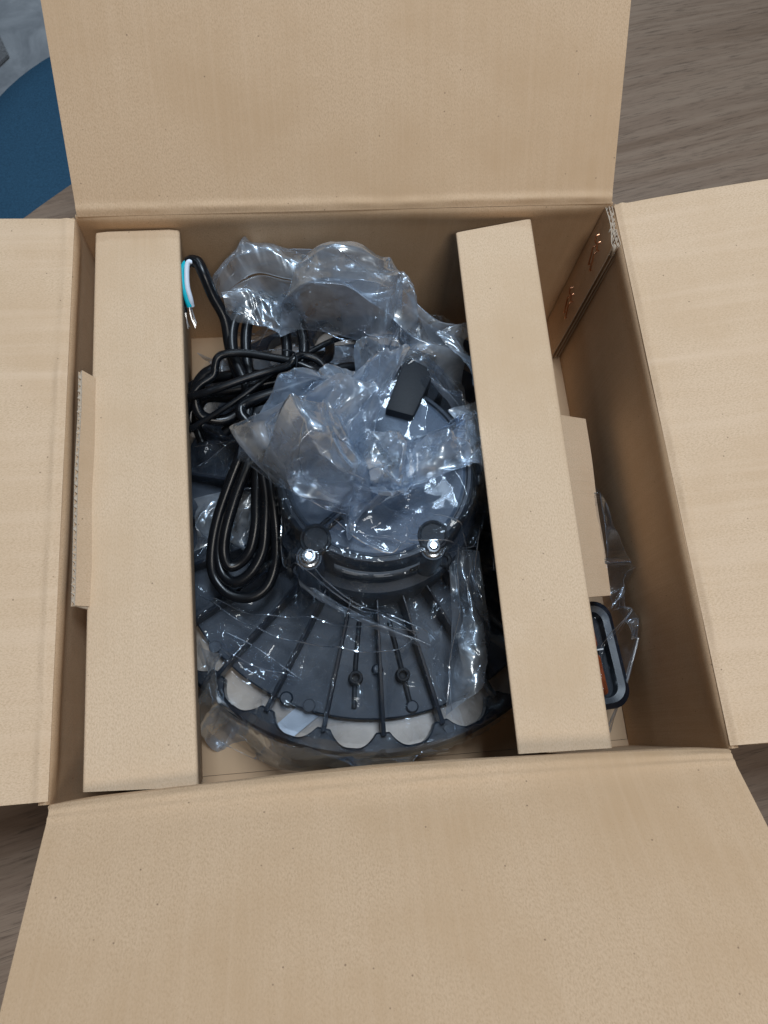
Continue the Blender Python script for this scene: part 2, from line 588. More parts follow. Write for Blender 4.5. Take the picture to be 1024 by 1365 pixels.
def wall(a0, b0, a1, b1, inward, bow, seed, top=H):
    nu, nv = 49, 30
    vs = np.concatenate([np.linspace(0, 0.86, 14), np.linspace(0.88, 1.0, 16)])
    G = np.zeros((nv, nu, 3))
    for j, v in enumerate(vs):
        z = Z0 + v * (top - Z0)
        for i in range(nu):
            u = i / (nu - 1)
            p = (a0 * (1 - u) + b0 * u) * (1 - v) + (a1 * (1 - u) + b1 * u) * v
            k = math.sin(math.pi * u)
            d = bow * k ** 0.8 * v ** 3
            d += 0.0008 * math.sin(u * 9 + seed) * k * v
            e = (top - z) / 0.006
            d += 0.0012 * math.exp(-(e - 1.1) ** 2) * min(1, k * 6)
            q = 0.0016 * max(0, 1 - (top - z) / 0.0035) ** 2
            d -= q * 0.6
            G[j, i] = (p[0] + inward[0] * d, p[1] + inward[1] * d, z)
    return panel('wall', G, TH, [M_box, M_box], BX)

wall(fTL, fTR, cTL, cTR, (0, -1), 0.0002, 1)
wall(fTR, fBR, cTR, cBR, (-1, 0), 0.0004, 2)
wall(fBR, fBL, cBR, cBL, (0, 1), 0.0052, 3)
wall(fBL, fTL, cBL, cTL, (1, 0), 0.0004, 4)

def flap(a, b, ca, cb, ang, length, seed, bend=0.0, wav=0.0006, fine=0.0001, lift=0.0005, bow=0.0, mat=None):
    """a, b: hinge ends; ca, cb: outward unit-ish directions at those ends (x, y)"""
    nu, nv = 61, 60
    vs = np.concatenate([np.linspace(0, 0.022, 26), np.linspace(0.026, length, nv - 26)])
    G = np.zeros((nv, nu, 3))
    c, s = math.cos(R(ang)), math.sin(R(ang))
    for j, v in enumerate(vs):
        for i in range(nu):
            u = i / (nu - 1)
            t = 0.0045 + u * 0.991
            h = a * (1 - t) + b * t
            d = np.array(ca) * (1 - u) + np.array(cb) * u
            sb = min(1.0, v / 0.016)
            h = h - d * bow * math.sin(math.pi * u) ** 0.8 * (1 - sb * sb * (3 - 2 * sb))
            n = np.array((-d[0] * s, -d[1] * s, c))
            hk = 1 + 0.9 * float(perlin(np.array(u * 14.0), np.array(v * 60.0), seed + 4))
            k = hk * 0.0011 * math.exp(-((v - 0.0045) / 0.0026) ** 2) - 0.0004 * math.exp(-(v / 0.0012) ** 2)
            if bow:
                k += hk * (0.0006 * math.exp(-((v - 0.0078) / 0.0013) ** 2) - 0.0006 * math.exp(-((v - 0.0056) / 0.0011) ** 2))
            w = wav * (float(perlin(np.array(u * 7.0), np.array(v * 9.0), seed)) + 0.5 * math.sin(u * 23 + seed)) * min(1, v / 0.02)
            w += fine * float(perlin(np.array(u * 26.0), np.array(v * 2.5), seed + 9)) * min(1, v / 0.015)
            w += bend * (v / length) ** 2 * length
            p = np.array((h[0] + d[0] * c * v, h[1] + d[1] * c * v, H + lift + s * v)) + n * (k + w)
            # crushed slot corners
            G[j, i] = p
    # round the two inner corners off a little
    return panel('flap', G, TH, [mat or M_box, mat or M_box], BX, off=(seed * 0.37, seed * 0.21))

flap(cTL, cTR, (0.0, 1.0), (0.014, 1.0), 41, 0.179, 1, bend=-0.012, wav=0.0004)
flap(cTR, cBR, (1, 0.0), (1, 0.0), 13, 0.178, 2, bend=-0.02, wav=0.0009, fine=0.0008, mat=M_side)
flap(cBR, cBL, (0.0, -1.0), (0.0, -1.0), 32, 0.179, 3, bend=-0.010, wav=0.0004, bow=0.0052)
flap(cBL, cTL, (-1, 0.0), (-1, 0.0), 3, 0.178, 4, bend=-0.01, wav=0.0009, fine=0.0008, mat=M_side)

# bottom: outer board in two leaves with the seam close to the front wall
prism('bottom_flap', [(-0.181, -0.1720), (0.1815, -0.1720), (0.180, 0.1782), (-0.181, 0.1782)], 0.0006, 0.0046, M_box, BX)
prism('bottom_flap', [(-0.181, -0.1772), (0.182, -0.1772), (0.182, -0.1723), (-0.181, -0.1723)], 0.0006, 0.0040, M_box, BX)

def flutes(name, p0, p1, across, up, t, h, pitch, mat, parent, jit=0.0):
    """zigzag paper between two liners, seen on a cut edge: p0-p1 run of the edge, across = thickness direction, up = out of the edge"""
    p0, p1, ac, up = (np.array(q, float) for q in (p0, p1, across, up))
    L = np.linalg.norm(p1 - p0)
    n = int(L / pitch * 6)
    V, F = [], []
    for k in range(n + 1):
        s = k / n
        a = 2 * math.pi * L / pitch * s
        off = (0.5 + 0.46 * math.sin(a)) * t
        q = p0 + (p1 - p0) * s + ac * off
        V.append(q + up * (random.uniform(-1, 1) * jit)); V.append(q - up * h)
    for k in range(n):
        F.append((2 * k, 2 * k + 1, 2 * k + 3, 2 * k + 2))
    o = obj(name, V, F, mat, parent)
    md = o.modifiers.new('thick', 'SOLIDIFY')
    md.thickness = 0.00045
    return o

# overlap tab stapled inside the back right corner, double wall, its cut top crushed
xw, tabw = 0.1772, 0.0335
def tab_x(z, y):
    return xw + 0.0012 * (z / H)
yb, yf = 0.1768, 0.1445
TAB = None
for k, (dx, nm) in enumerate(((-0.0060, 'liner'), (-0.0030, 'liner'), (-0.0004, 'liner'))):
    G = quad_grid((xw + dx, yb, 0.006), (xw + dx, yf - 0.001, 0.006), (xw + 0.0011 + dx * 0.8, yf, H - 0.002), (xw + 0.0011 + dx * 0.8, yb, H - 0.002), 12, 20,
                  lambda u, v: (-0.0006 * math.sin(u * 5 + v * 3) * v * (k == 0) - 0.0006 * max(0, v - 0.9) * 10 * math.sin(u * 8 + k), 0, 0.0011 * math.sin(u * 7 + k) * (v > 0.97)))
    o = panel('glue_tab_liner' if k else 'glue_tab', G, 0.0005, [M_box, M_core], TAB if k else BX)
    TAB = TAB if k else o
flutes('glue_tab_fluting', (xw - 0.0032, yb, H - 0.0022), (xw - 0.0032, yf, H - 0.0022), (1, 0, 0), (0, 0, 1), 0.0019, 0.012, 0.0062, M_core, TAB, 0.0010)
flutes('glue_tab_fluting', (xw - 0.0008, yb, H - 0.0022), (xw - 0.0008, yf, H - 0.0022), (1, 0, 0), (0, 0, 1), 0.0016, 0.012, 0.0044, M_core, TAB, 0.0010)

def staple_pts(y, z):
    x = xw - 0.0068
    return x, y, z
for (y, z) in ((0.1565, 0.126), (0.1560, 0.0640)):
    x = xw - 0.0066
    for dy in (0.0022, -0.0030):
        P = [(x + 0.001, y + dy + 0.0042, z + 0.0066), (x - 0.0008, y + dy + 0.0030, z + 0.0060), (x - 0.0010, y + dy + 0.0004, z + 0.0010), (x - 0.0009, y + dy - 0.0016, z - 0.0050), (x - 0.0004, y + dy - 0.0012, z - 0.0075), (x + 0.001, y + dy - 0.0004, z - 0.0080)]
        tube('staple', P, 0.00062, M_copper, TAB, 8, 6)
    for dy in (0.0050, -0.0010):
        tube('staple', [(x + 0.001, y + dy, z + 0.0105), (x - 0.0008, y + dy + 0.0008, z + 0.0115), (x - 0.0009, y + dy + 0.0030, z + 0.0150), (x + 0.001, y + dy + 0.0036, z + 0.0158)], 0.00062, M_copper, TAB, 8, 6)

# ------------------------------------------------------------------ packing inserts
def insert(name, label, bL, bR, fR, fL, botL, botR, notch, parent_loc, group, seed):
    """folded channel: corners of the top face (back left, back right, front right, front left), then bottom lines of the two side walls ((x,z) back, (x,z) front)"""
    T = thing(name, label, 'packing insert', (0, 0, 0), group=group)
    nu = 60
    def strip(prof_back, prof_front, lo=None):
        G = []
        for k in range(nu):
            u = k / (nu - 1)
            row = []
            for pb, pf in zip(prof_back, prof_front):
                row.append(np.array(pb) * (1 - u) + np.array(pf) * u)
            G.append(row)
        G = np.array(G)
        return G
    def rounded(a, b, c, r, n=5):
        a, b, c = map(np.array, (a, b, c))
        p = b + (a - b) / np.linalg.norm(a - b) * r
        q = b + (c - b) / np.linalg.norm(c - b) * r
        return [(1 - t) ** 2 * p + 2 * t * (1 - t) * b + t * t * q for t in np.linspace(0, 1, n)]
    def prof(l, r, bl, br, y):
        L0, R0 = np.array(l), np.array(r)
        BL, BR = np.array((bl[0], y, bl[1])), np.array((br[0], y, br[1]))
        pts = [BL] + [BL * (1 - t) + L0 * t for t in (0.35, 0.7)]
        pts += rounded(BL, L0, R0, 0.0022)
        pts += [L0 * (1 - t) + R0 * t for t in (0.15, 0.3, 0.45, 0.6, 0.75, 0.88)]
        pts += rounded(L0, R0, BR, 0.0032, 6)
        pts += [R0 * (1 - t) + BR * t for t in (0.2, 0.45, 0.7)] + [BR]
        return pts
    pb = prof(bL, bR, botL[0], botR[0], bL[1])
    pf = prof(fL, fR, botL[1], botR[1], fL[1])
    G = strip(pb, pf)
    m = G.shape[1]
    for k in range(nu):
        y = G[k, m // 2, 1]
        if notch[0] < y < notch[1]:
            for i in list(range(0, 3)) + list(range(m - 4, m)):
                G[k, i, 2] = max(G[k, i, 2], notch[2] + 0.0)
        w = 0.00045 * math.sin(k * 0.31 + seed) + 0.0004 * math.sin(k * 0.13 + 2 * seed)
        G[k, 8:14, 2] += w
    # u runs left to right, v runs back to front -> flip v so that the face looks up
    G = G[::-1]
    panel('folded_channel', G, 0.003, [M_insert, M_core], T, off=(seed * 0.3, seed * 0.2))
    return T

GI = 'folded cardboard packing inserts'
IL = insert('packing_insert', 'straight folded cardboard insert with the teal and white wires hanging beside it', (-0.1712, 0.1760, 0.145), (-0.1160, 0.1764, 0.145), (-0.1068, -0.1755, 0.145), (-0.1672, -0.1730, 0.145),
            ((-0.172, 0.006), (-0.168, 0.006)), ((-0.133, 0.006), (-0.1275, 0.006)), (-0.125, 0.125, 0.064), None, GI, 1)
IRt = insert('packing_insert', 'skewed folded cardboard insert covering the amber accessory', (0.0690, 0.1660, 0.1472), (0.1236, 0.1758, 0.1472), (0.1218, -0.1746, 0.1400), (0.0670, -0.1733, 0.1400),
             ((0.112, 0.006), (0.110, 0.006)), ((0.1225, 0.006), (0.1212, 0.006)), (-0.160, 0.130, 0.072), None, GI, 2)

# side wing of each insert: a board with open flutes along its outer cut edge
def wing(parent, y0, y1, top0, top1, bot0, bot1, seed, flute):
    n = np.cross(np.array(bot1) - np.array(bot0), np.array(top0) - np.array(bot0))
    G = quad_grid(bot0, bot1, top1, top0, 24, 8, lambda u, v: (0.0003 * math.sin(u * 9), 0, 0.0003 * math.sin(u * 14 + seed)))
    parent = panel('wing', G, 0.0006, [M_insert, M_core], parent, off=(seed, 0))
    n = n / np.linalg.norm(n)
    G2 = G - n * 0.0030
    panel('wing_liner', G2, 0.0005, [M_insert, M_core], parent, off=(seed, 0.3))
    if flute:
        upv = np.array(top0) - np.array(bot0)
        upv /= np.linalg.norm(upv)
        flutes('wing_fluting', np.array(top1) - n * 0.0004, np.array(top0) - n * 0.0004, -n, upv, 0.0028, 0.02, 0.0046, M_core, parent, 0.0004)

wing(IL, 0, 0, (-0.1760, 0.0700, 0.1515), (-0.1750, -0.0750, 0.1510), (-0.1655, 0.0680, 0.1360), (-0.1640, -0.0740, 0.1360), 3, True)
wing(IRt, 0, 0, (0.1245, 0.0400, 0.1180), (0.1235, -0.0850, 0.1180), (0.1577, 0.0500, 0.0850), (0.1535, -0.0790, 0.0850), 4, False)
# ------------------------------------------------------------------ the round high bay lamp, lying face down
LO = Vector((0.002, 0.0, 0.0120))
LR = R(0.0)
LAMP = thing('high_bay_lamp', 'dark round high bay lamp with radial cooling fins lying face down in the box', 'lamp', LO, (LR, 0, 0))
LM = (Matrix.Translation(LO) @ Matrix.Rotation(LR, 4, 'X')).inverted()
def loc(p):
    q = LM @ Vector(p)
    return (q.x, q.y, q.z)

NF, A0 = 24, R(-91.05)
lathe('lens_cover', [(0, -0.0072), (0.128, -0.0072), (0.152, -0.003), (0.161, 0.008), (0.1665, 0.019), (0.0, 0.019)], M_lens, LAMP, 120)
lathe('heat_sink_plate', [(0.02, 0.0265), (0.1432, 0.0265), (0.1450, 0.0275), (0.1450, 0.0300), (0.1440, 0.0312), (0.118, 0.0318), (0.02, 0.0325)], M_lamp, LAMP, 160)

def r_inner(th):
    k = ((th - A0) / (2 * math.pi / NF) + 0.5) % 1.0 - 0.5
    a = abs(k) * 2 * math.pi / NF * 180 / math.pi
    if a < 1.7:
        return 0.1535
    t = min(1.0, (a - 1.7) / 4.9)
    return 0.1535 + 0.0102 * (1 - (1 - t) ** 2.1)
V, F = [], []
n = NF * 48
for k in range(n):
    th = A0 + 2 * math.pi * k / n
    ri = r_inner(th)
    c, s = math.cos(th), math.sin(th)
    for r, z in ((ri, 0.0205), (ri, 0.0330), (ri + 0.0012, 0.0342), (0.1670, 0.0338), (0.1690, 0.0315), (0.1697, 0.0240), (0.1683, 0.0205)):
        V.append((r * c, r * s, z))
for k in range(n):
    k2 = (k + 1) % n
    for i in range(7):
        F.append((k * 7 + i, k2 * 7 + i, k2 * 7 + (i + 1) % 7, k * 7 + (i + 1) % 7))
sharp(obj('rim_ring', V, F, M_ring, LAMP), 32)

# one fin, then copies
bm = bmesh.new()
prof = [(0.055, 0.029, 0.0011), (0.1562, 0.029, 0.0017), (0.1562, 0.0400, 0.0016), (0.150, 0.0412, 0.0014), (0.095, 0.0520, 0.0010), (0.074, 0.0590, 0.0007), (0.055, 0.0600, 0.0007)]
lo = [bm.verts.new((r, -w, z)) for r, z, w in prof]
hi = [bm.verts.new((r, w, z)) for r, z, w in prof]
bm.faces.new(lo)
bm.faces.new(hi[::-1])
for i in range(len(prof)):
    j = (i + 1) % len(prof)
    bm.faces.new((lo[i], hi[i], hi[j], lo[j]))
bmesh.ops.recalc_face_normals(bm, faces=bm.faces)
bmesh.ops.bevel(bm, geom=[e for e in bm.edges], offset=0.00035, segments=1, affect='EDGES')
fin_me = bpy.data.meshes.new('fin')
bm.to_mesh(fin_me)
bm.free()
fin0 = link('fin', fin_me, M_ring, LAMP, False)
fin0.rotation_euler = (0, 0, A0)
for k in range(1, NF):
    o = fin0.copy()
    COL.objects.link(o)
    o.parent = LAMP
    o.rotation_euler = (0, 0, A0 + 2 * math.pi * k / NF)

# driver housing and lid
HX, HY = 0.001, 0.0065
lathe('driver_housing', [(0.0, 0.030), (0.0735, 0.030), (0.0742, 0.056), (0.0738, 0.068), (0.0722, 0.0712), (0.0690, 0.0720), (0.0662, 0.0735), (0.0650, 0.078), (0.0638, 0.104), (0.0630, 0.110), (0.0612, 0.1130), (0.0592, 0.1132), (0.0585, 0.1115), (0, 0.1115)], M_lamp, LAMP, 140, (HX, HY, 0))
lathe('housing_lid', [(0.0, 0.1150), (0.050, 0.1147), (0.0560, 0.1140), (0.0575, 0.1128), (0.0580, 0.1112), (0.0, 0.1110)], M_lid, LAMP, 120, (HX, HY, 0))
# hanging socket in the middle of the lid
hk = loc((0.0007, 0.0031, 0.1240))
HM = lathe('hook_mount', [(0.0, 0.0035), (0.0085, 0.0035), (0.0096, 0.0058), (0.0104, 0.0105), (0.0122, 0.0108), (0.0135, 0.0095), (0.0142, 0.0), (0.0, 0.0)], M_black, LAMP, 56, (hk[0], hk[1], 0.1135))
lathe('hook_mount_plug', [(0.0, 0.0066), (0.0070, 0.0064), (0.0088, 0.0052), (0.0088, 0.003), (0, 0.003)], M_lens, HM, 40, (hk[0], hk[1], 0.1136))  # tan disc stands in for the warm reflection inside the socket

for sw, rw in (((-0.0426, -0.0489, 0.1240), (-0.0379, -0.0383, 0.1260)), ((0.0342, -0.0478, 0.1240), (0.0347, -0.0407, 0.1260))):
    p = loc(sw)
    q = loc(rw)
    lug = lathe('screw_lug', [(0.0, 0.030), (0.0096, 0.030), (0.0088, 0.1095), (0.0078, 0.1118), (0, 0.1118)], M_lamp, LAMP, 36, (p[0], p[1], 0))
    sc = lathe('screw', [(0.0, 0.0050), (0.0018, 0.0050), (0.0022, 0.0033), (0.0030, 0.0050), (0.0040, 0.0048), (0.0048, 0.0036), (0.0052, 0.0018), (0.0062, 0.0014), (0.0068, 0.0006), (0.0068, -0.0005), (0.0, -0.0005)], M_steel, lug, 32, (p[0], p[1], 0.1121))
    lathe('screw_recess_rim', [(0.0070, 0.0), (0.0074, 0.0036), (0.0082, 0.0046), (0.0094, 0.0042), (0.0100, 0.0)], M_black, LAMP, 40, (q[0], q[1], 0.1122))
    lathe('recess_floor', [(0.0, 0.0012), (0.0072, 0.0012), (0.0072, 0.0)], M_black, LAMP, 40, (q[0], q[1], 0.1138))
p = loc((0.0472, -0.0467, 0.0750))
lathe('socket_screw', [(0.0, 0.0012), (0.0020, 0.0012), (0.0024, 0.0040), (0.0042, 0.0042), (0.0052, 0.0030), (0.0054, -0.002), (0, -0.002)], M_black, LAMP, 24, (p[0], p[1], 0.0700))
p = loc((-0.0507, -0.0473, 0.0750))
lathe('socket_screw', [(0.0, 0.0012), (0.0016, 0.0012), (0.0020, 0.0034), (0.0034, 0.0036), (0.0040, 0.0024), (0.0042, -0.002), (0, -0.002)], M_lamp, LAMP, 24, (p[0], p[1], 0.0700))
p0, q0 = loc((-0.0347, -0.0302, 0.1190)), loc((-0.0208, -0.0192, 0.1190))
p1, q1 = loc((-0.0312, -0.0334, 0.1190)), loc((-0.0172, -0.0219, 0.1190))
for a, b in ((p0, q0), (p1, q1)):
    tube('lid_rib', [(a[0], a[1], 0.1150), ((a[0] + b[0]) / 2, (a[1] + b[1]) / 2, 0.1153), (b[0], b[1], 0.1150)], 0.0013, M_black, LAMP, 8, 4)

# rating label bent round the housing wall
def band(name, th0, th1, r0, z0, r1, z1, mat, lift, parent=None):
    V, F = [], []
    m = 28
    for k in range(m + 1):
        th = R(th0 + (th1 - th0) * k / m)
        for r, z in ((r0 + lift, z0), (r1 + lift, z1)):
            V.append((HX + r * math.cos(th), HY + r * math.sin(th), z))
    for k in range(m):
        F.append((2 * k, 2 * k + 2, 2 * k + 3, 2 * k + 1))
    o = obj(name, V, F, mat, parent or LAMP)
    md = o.modifiers.new('thick', 'SOLIDIFY')
    md.thickness = 0.0003
    return o
RL = band('rating_label', -118, -62, 0.0650, 0.080, 0.0641, 0.098, M_label, 0.0005)
band('label_symbol', -74, -68.5, 0.0648, 0.0855, 0.0643, 0.094, M_black, 0.0009, RL)
for k, (t0, t1, za) in enumerate(((-113, -98, 0.0945), (-112, -101, 0.0915), (-113, -104, 0.0885), (-95, -86, 0.0945), (-95, -89, 0.0915), (-94, -84, 0.0885))):
    band('label_print', t0, t1, 0.0646, za - 0.0006, 0.0645, za + 0.0006, M_print, 0.0009, RL)

# black box beside the housing
poly = [loc(q)[:2] for q in ((0.0116, 0.0430, 0.1340), (0.0290, 0.0368, 0.1340), (0.0440, 0.0639, 0.1340), (0.0413, 0.0718, 0.1340), (0.0282, 0.0802, 0.1340))]
prism('junction_box', poly, 0.045, 0.1235, M_black, LAMP, 0.0016)
poly = [loc(q)[:2] for q in ((0.0127, 0.0604, 0.0900), (0.0395, 0.0508, 0.0900), (0.0651, 0.0884, 0.0900), (0.0369, 0.1081, 0.0900))]
prism('junction_box_base', poly, 0.030, 0.078, M_black, LAMP, 0.002)

# bosses, tubes and ribs cast on the plate
ZP = 0.0316
for w, r, h in (((-0.0647, -0.1260, 0.0430), 0.0048, 0.004), ((0.0204, -0.1383, 0.0430), 0.0046, 0.004)):
    p = loc(w)
    lathe('ejector_boss', [(0, h), (r * 0.72, h), (r * 0.8, h - 0.0004), (r, 0.0)], M_lamp, LAMP, 28, (p[0], p[1], ZP))
for w in ((-0.0496, -0.1317, 0.0430), (-0.1120, -0.0873, 0.0430), (0.0766, -0.0680, 0.0430)):
    p = loc(w)
    lathe('ejector_mark', [(0, 0.0004), (0.0036, 0.0004), (0.0038, 0.0011), (0.0042, 0.0011), (0.0044, 0.0)], M_lamp, LAMP, 28, (p[0], p[1], ZP))
for w in ((-0.0168, -0.1166, 0.0430), (0.0155, -0.1171, 0.0430)):
    p = loc(w)
    lathe('screw_post', [(0.0, 0.0045), (0.0022, 0.0045), (0.0024, 0.0100), (0.0030, 0.0106), (0.0042, 0.0104), (0.0047, 0.0095), (0.0052, 0.0)], M_black, LAMP, 28, (p[0], p[1], ZP))
p = loc((-0.0013, -0.1117, 0.0430))
lathe('screw_post', [(0.0, 0.008), (0.0026, 0.008), (0.0034, 0.0074), (0.0042, 0.0)], M_lamp, LAMP, 24, (p[0], p[1], ZP))
for P in (((-0.0114, -0.0779, 0.0430), (-0.0163, -0.1090, 0.0430), (-0.0192, -0.1361, 0.0430)), ((0.0098, -0.0795, 0.0430), (0.0144, -0.1062, 0.0430), (0.0191, -0.1351, 0.0430))):
    P = [loc(q) for q in P]
    P = [(q[0], q[1], ZP + 0.0022) for q in P]
    tube('plate_rib', P, 0.0017, M_black, LAMP, 10, 10)
# slip of white paper showing through the rim openings
P = [loc(q)[:2] for q in ((-0.0741, -0.1432, 0.0340), (-0.0571, -0.1305, 0.0340), (-0.0441, -0.1391, 0.0340), (-0.0633, -0.1525, 0.0340))]
prism('paper_slip', P, 0.0212, 0.0216, M_paper, LAMP)

# ------------------------------------------------------------------ amber accessory in the right hand corner
AC = thing('lamp_accessory', 'black framed accessory with amber panels half hidden under the skewed cardboard insert', 'accessory', (0, 0, 0.003))
ao = rrect(0.1440, -0.1150, 0.0460, 0.0740, 0.013, 8, R(4))
ai = rrect(0.1430, -0.1150, 0.0310, 0.0590, 0.008, 8, R(4))
am = rrect(0.1435, -0.1150, 0.0390, 0.0665, 0.011, 8, R(4))
V, F = [], []
m = len(ao)
for poly, z in ((ao, 0.046), (ao, 0.0555), (am, 0.0600), (ai, 0.0590), (ai, 0.0490)):
    V += [(x, y, z) for x, y in poly]
for q in range(4):
    for k in range(m):
        k2 = (k + 1) % m
        F.append((q * m + k, q * m + k2, (q + 1) * m + k2, (q + 1) * m + k))
sharp(obj('frame', V, F, M_ring, AC), 40)
prism('tray', rrect(0.1430, -0.1150, 0.0390, 0.0660, 0.012, 8, R(4)), 0.0455, 0.0495, M_black, AC)
c4, s4 = math.cos(R(4)), math.sin(R(4))
for yy, hh in ((0.0165, 0.024), (-0.0135, 0.028)):
    prism('amber_panel', rrect(0.1425 - yy * s4, -0.1150 + yy * c4, 0.0205, hh, 0.003, 4, R(4)), 0.0497, 0.0545, M_amber, AC, 0.001)
prism('divider', rrect(0.1425 - 0.003 * s4, -0.1150 + 0.003 * c4, 0.0245, 0.0010, 0.0004, 2, R(4)), 0.0497, 0.0575, M_steel, AC)

# ------------------------------------------------------------------ cables
PC = thing('power_cable', 'black power cable tied in a hank with bare teal, white and black wire ends', 'cable', (-0.0793, 0.0675, 0.1000))
PCO = Vector(PC.location)
def rel(P):
    return [tuple(Vector(p) - PCO) for p in P]
rc = 0.0038
hank = [
    (-0.1077, 0.1533, 0.1420), (-0.1046, 0.1519, 0.1430), (-0.1011, 0.1439, 0.1410), (-0.0968, 0.1336, 0.1320), (-0.0904, 0.1218, 0.1220), (-0.0888, 0.1063, 0.1140), (-0.0856, 0.0900, 0.1100), (-0.0794, 0.0747, 0.1060), (-0.0776, 0.0565, 0.1040),
    (-0.0824, 0.0362, 0.1020), (-0.0924, 0.0156, 0.0940), (-0.1027, -0.0070, 0.0840), (-0.1082, -0.0280, 0.0760), (-0.1077, -0.0440, 0.0710), (-0.0981, -0.0569, 0.0700), (-0.0841, -0.0601, 0.0710), (-0.0732, -0.0546, 0.0730), (-0.0669, -0.0425, 0.0770), (-0.0642, -0.0266, 0.0850), (-0.0644, -0.0081, 0.0930), (-0.0661, 0.0122, 0.0990), (-0.0688, 0.0377, 0.1030),
    (-0.0678, 0.0595, 0.1060), (-0.0579, 0.0765, 0.1080), (-0.0509, 0.0951, 0.1100), (-0.0509, 0.1144, 0.1120), (-0.0563, 0.1307, 0.1140), (-0.0655, 0.1359, 0.1140), (-0.0741, 0.1285, 0.1130), (-0.0778, 0.1145, 0.1110), (-0.0776, 0.0947, 0.1080), (-0.0743, 0.0756, 0.1060), (-0.0742, 0.0541, 0.1040),
    (-0.0792, 0.0268, 0.1020), (-0.0889, 0.0041, 0.0960), (-0.0967, -0.0168, 0.0890), (-0.0993, -0.0310, 0.0830), (-0.0964, -0.0397, 0.0800), (-0.0894, -0.0381, 0.0800), (-0.0818, -0.0304, 0.0840), (-0.0773, -0.0157, 0.0900), (-0.0756, 0.0032, 0.0960), (-0.0733, 0.0276, 0.1020),
    (-0.0687, 0.0542, 0.1090), (-0.0518, 0.0697, 0.1130), (-0.0401, 0.0907, 0.1150), (-0.0386, 0.1091, 0.1170), (-0.0447, 0.1293, 0.1190), (-0.0587, 0.1407, 0.1190), (-0.0742, 0.1366, 0.1190), (-0.0849, 0.1211, 0.1180), (-0.0863, 0.0998, 0.1150), (-0.0787, 0.0755, 0.1120), (-0.0788, 0.0525, 0.1080),
    (-0.0880, 0.0247, 0.0950), (-0.0986, -0.0030, 0.0840), (-0.1040, -0.0248, 0.0765), (-0.1022, -0.0420, 0.0740), (-0.0943, -0.0500, 0.0750), (-0.0829, -0.0453, 0.0780), (-0.0740, -0.0322, 0.0830), (-0.0709, -0.0161, 0.0900), (-0.0695, 0.0052, 0.0970), (-0.0732, 0.0313, 0.1060), (-0.0776, 0.0473, 0.1120), (-0.0821, 0.0543, 0.1140), (-0.0808, 0.0603, 0.1150), (-0.0701, 0.0642, 0.1170), (-0.0475, 0.0703, 0.1180), (-0.0271, 0.0776, 0.1170), (-0.0125, 0.0842, 0.1150), (0.0017, 0.0862, 0.1090), (0.0096, 0.0825, 0.1010)]
tube('sheath', rel(hank), rc, M_cable, PC, 14, 7)
wrap = [(-0.1222, 0.0595, 0.0980), (-0.1156, 0.0680, 0.1120), (-0.1088, 0.0751, 0.1170), (-0.0995, 0.0808, 0.1190), (-0.0975, 0.0863, 0.1220), (-0.0957, 0.0907, 0.1240), (-0.0906, 0.0932, 0.1250), (-0.0778, 0.0932, 0.1250), (-0.0611, 0.0895, 0.1250), (-0.0464, 0.0855, 0.1250), (-0.0348, 0.0804, 0.1240), (-0.0284, 0.0795, 0.1220), (-0.0262, 0.0822, 0.1230), (-0.0314, 0.0870, 0.1250), (-0.0397, 0.0885, 0.1270), (-0.0452, 0.0849, 0.1290), (-0.0500, 0.0812, 0.1270), (-0.0625, 0.0790, 0.1250), (-0.0784, 0.0748, 0.1240), (-0.0963, 0.0697, 0.1220), (-0.1106, 0.0675, 0.1180), (-0.1209, 0.0693, 0.1100)]
tube('sheath_end', rel(wrap), rc * 0.72, M_cable, PC, 14, 8)
tube('sheath_end', rel([(-0.0990, 0.0858, 0.1190), (-0.1057, 0.0827, 0.1170), (-0.1114, 0.0761, 0.1130), (-0.1124, 0.0654, 0.1080), (-0.1083, 0.0586, 0.1030), (-0.0947, 0.0571, 0.1000), (-0.0813, 0.0643, 0.1010)]), rc, M_cable, PC, 14, 8)
for k, P in enumerate((
    [(-0.1229, 0.0681, 0.0940), (-0.1140, 0.0748, 0.0980), (-0.0940, 0.0809, 0.1020), (-0.0705, 0.0850, 0.1060), (-0.0446, 0.0895, 0.1070), (-0.0254, 0.0925, 0.1040), (-0.0152, 0.0882, 0.0980)],
    [(-0.1232, 0.0840, 0.0920), (-0.1098, 0.0884, 0.0980), (-0.0877, 0.0898, 0.1020), (-0.0679, 0.0872, 0.1050), (-0.0424, 0.0830, 0.1050), (-0.0219, 0.0815, 0.0980)],
    [(-0.1198, 0.0672, 0.1050), (-0.1093, 0.0741, 0.1080), (-0.0905, 0.0744, 0.1100), (-0.0677, 0.0772, 0.1110), (-0.0422, 0.0832, 0.1100), (-0.0229, 0.0994, 0.1020), (-0.0198, 0.1169, 0.0900)],
    [(-0.1135, 0.0509, 0.0780), (-0.1168, 0.0665, 0.0820), (-0.1105, 0.0796, 0.0880), (-0.0900, 0.0767, 0.0940), (-0.0687, 0.0772, 0.1000), (-0.0528, 0.0840, 0.1030), (-0.0366, 0.0978, 0.1040), (-0.0248, 0.1030, 0.1000)],
    [(-0.0962, 0.0527, 0.0900), (-0.0840, 0.0606, 0.0960), (-0.0679, 0.0686, 0.1010), (-0.0450, 0.0728, 0.1040), (-0.0299, 0.0777, 0.1040)],
)):
    tube('sheath_loop', rel(P), rc * 0.95, M_cable, PC, 12, 8)
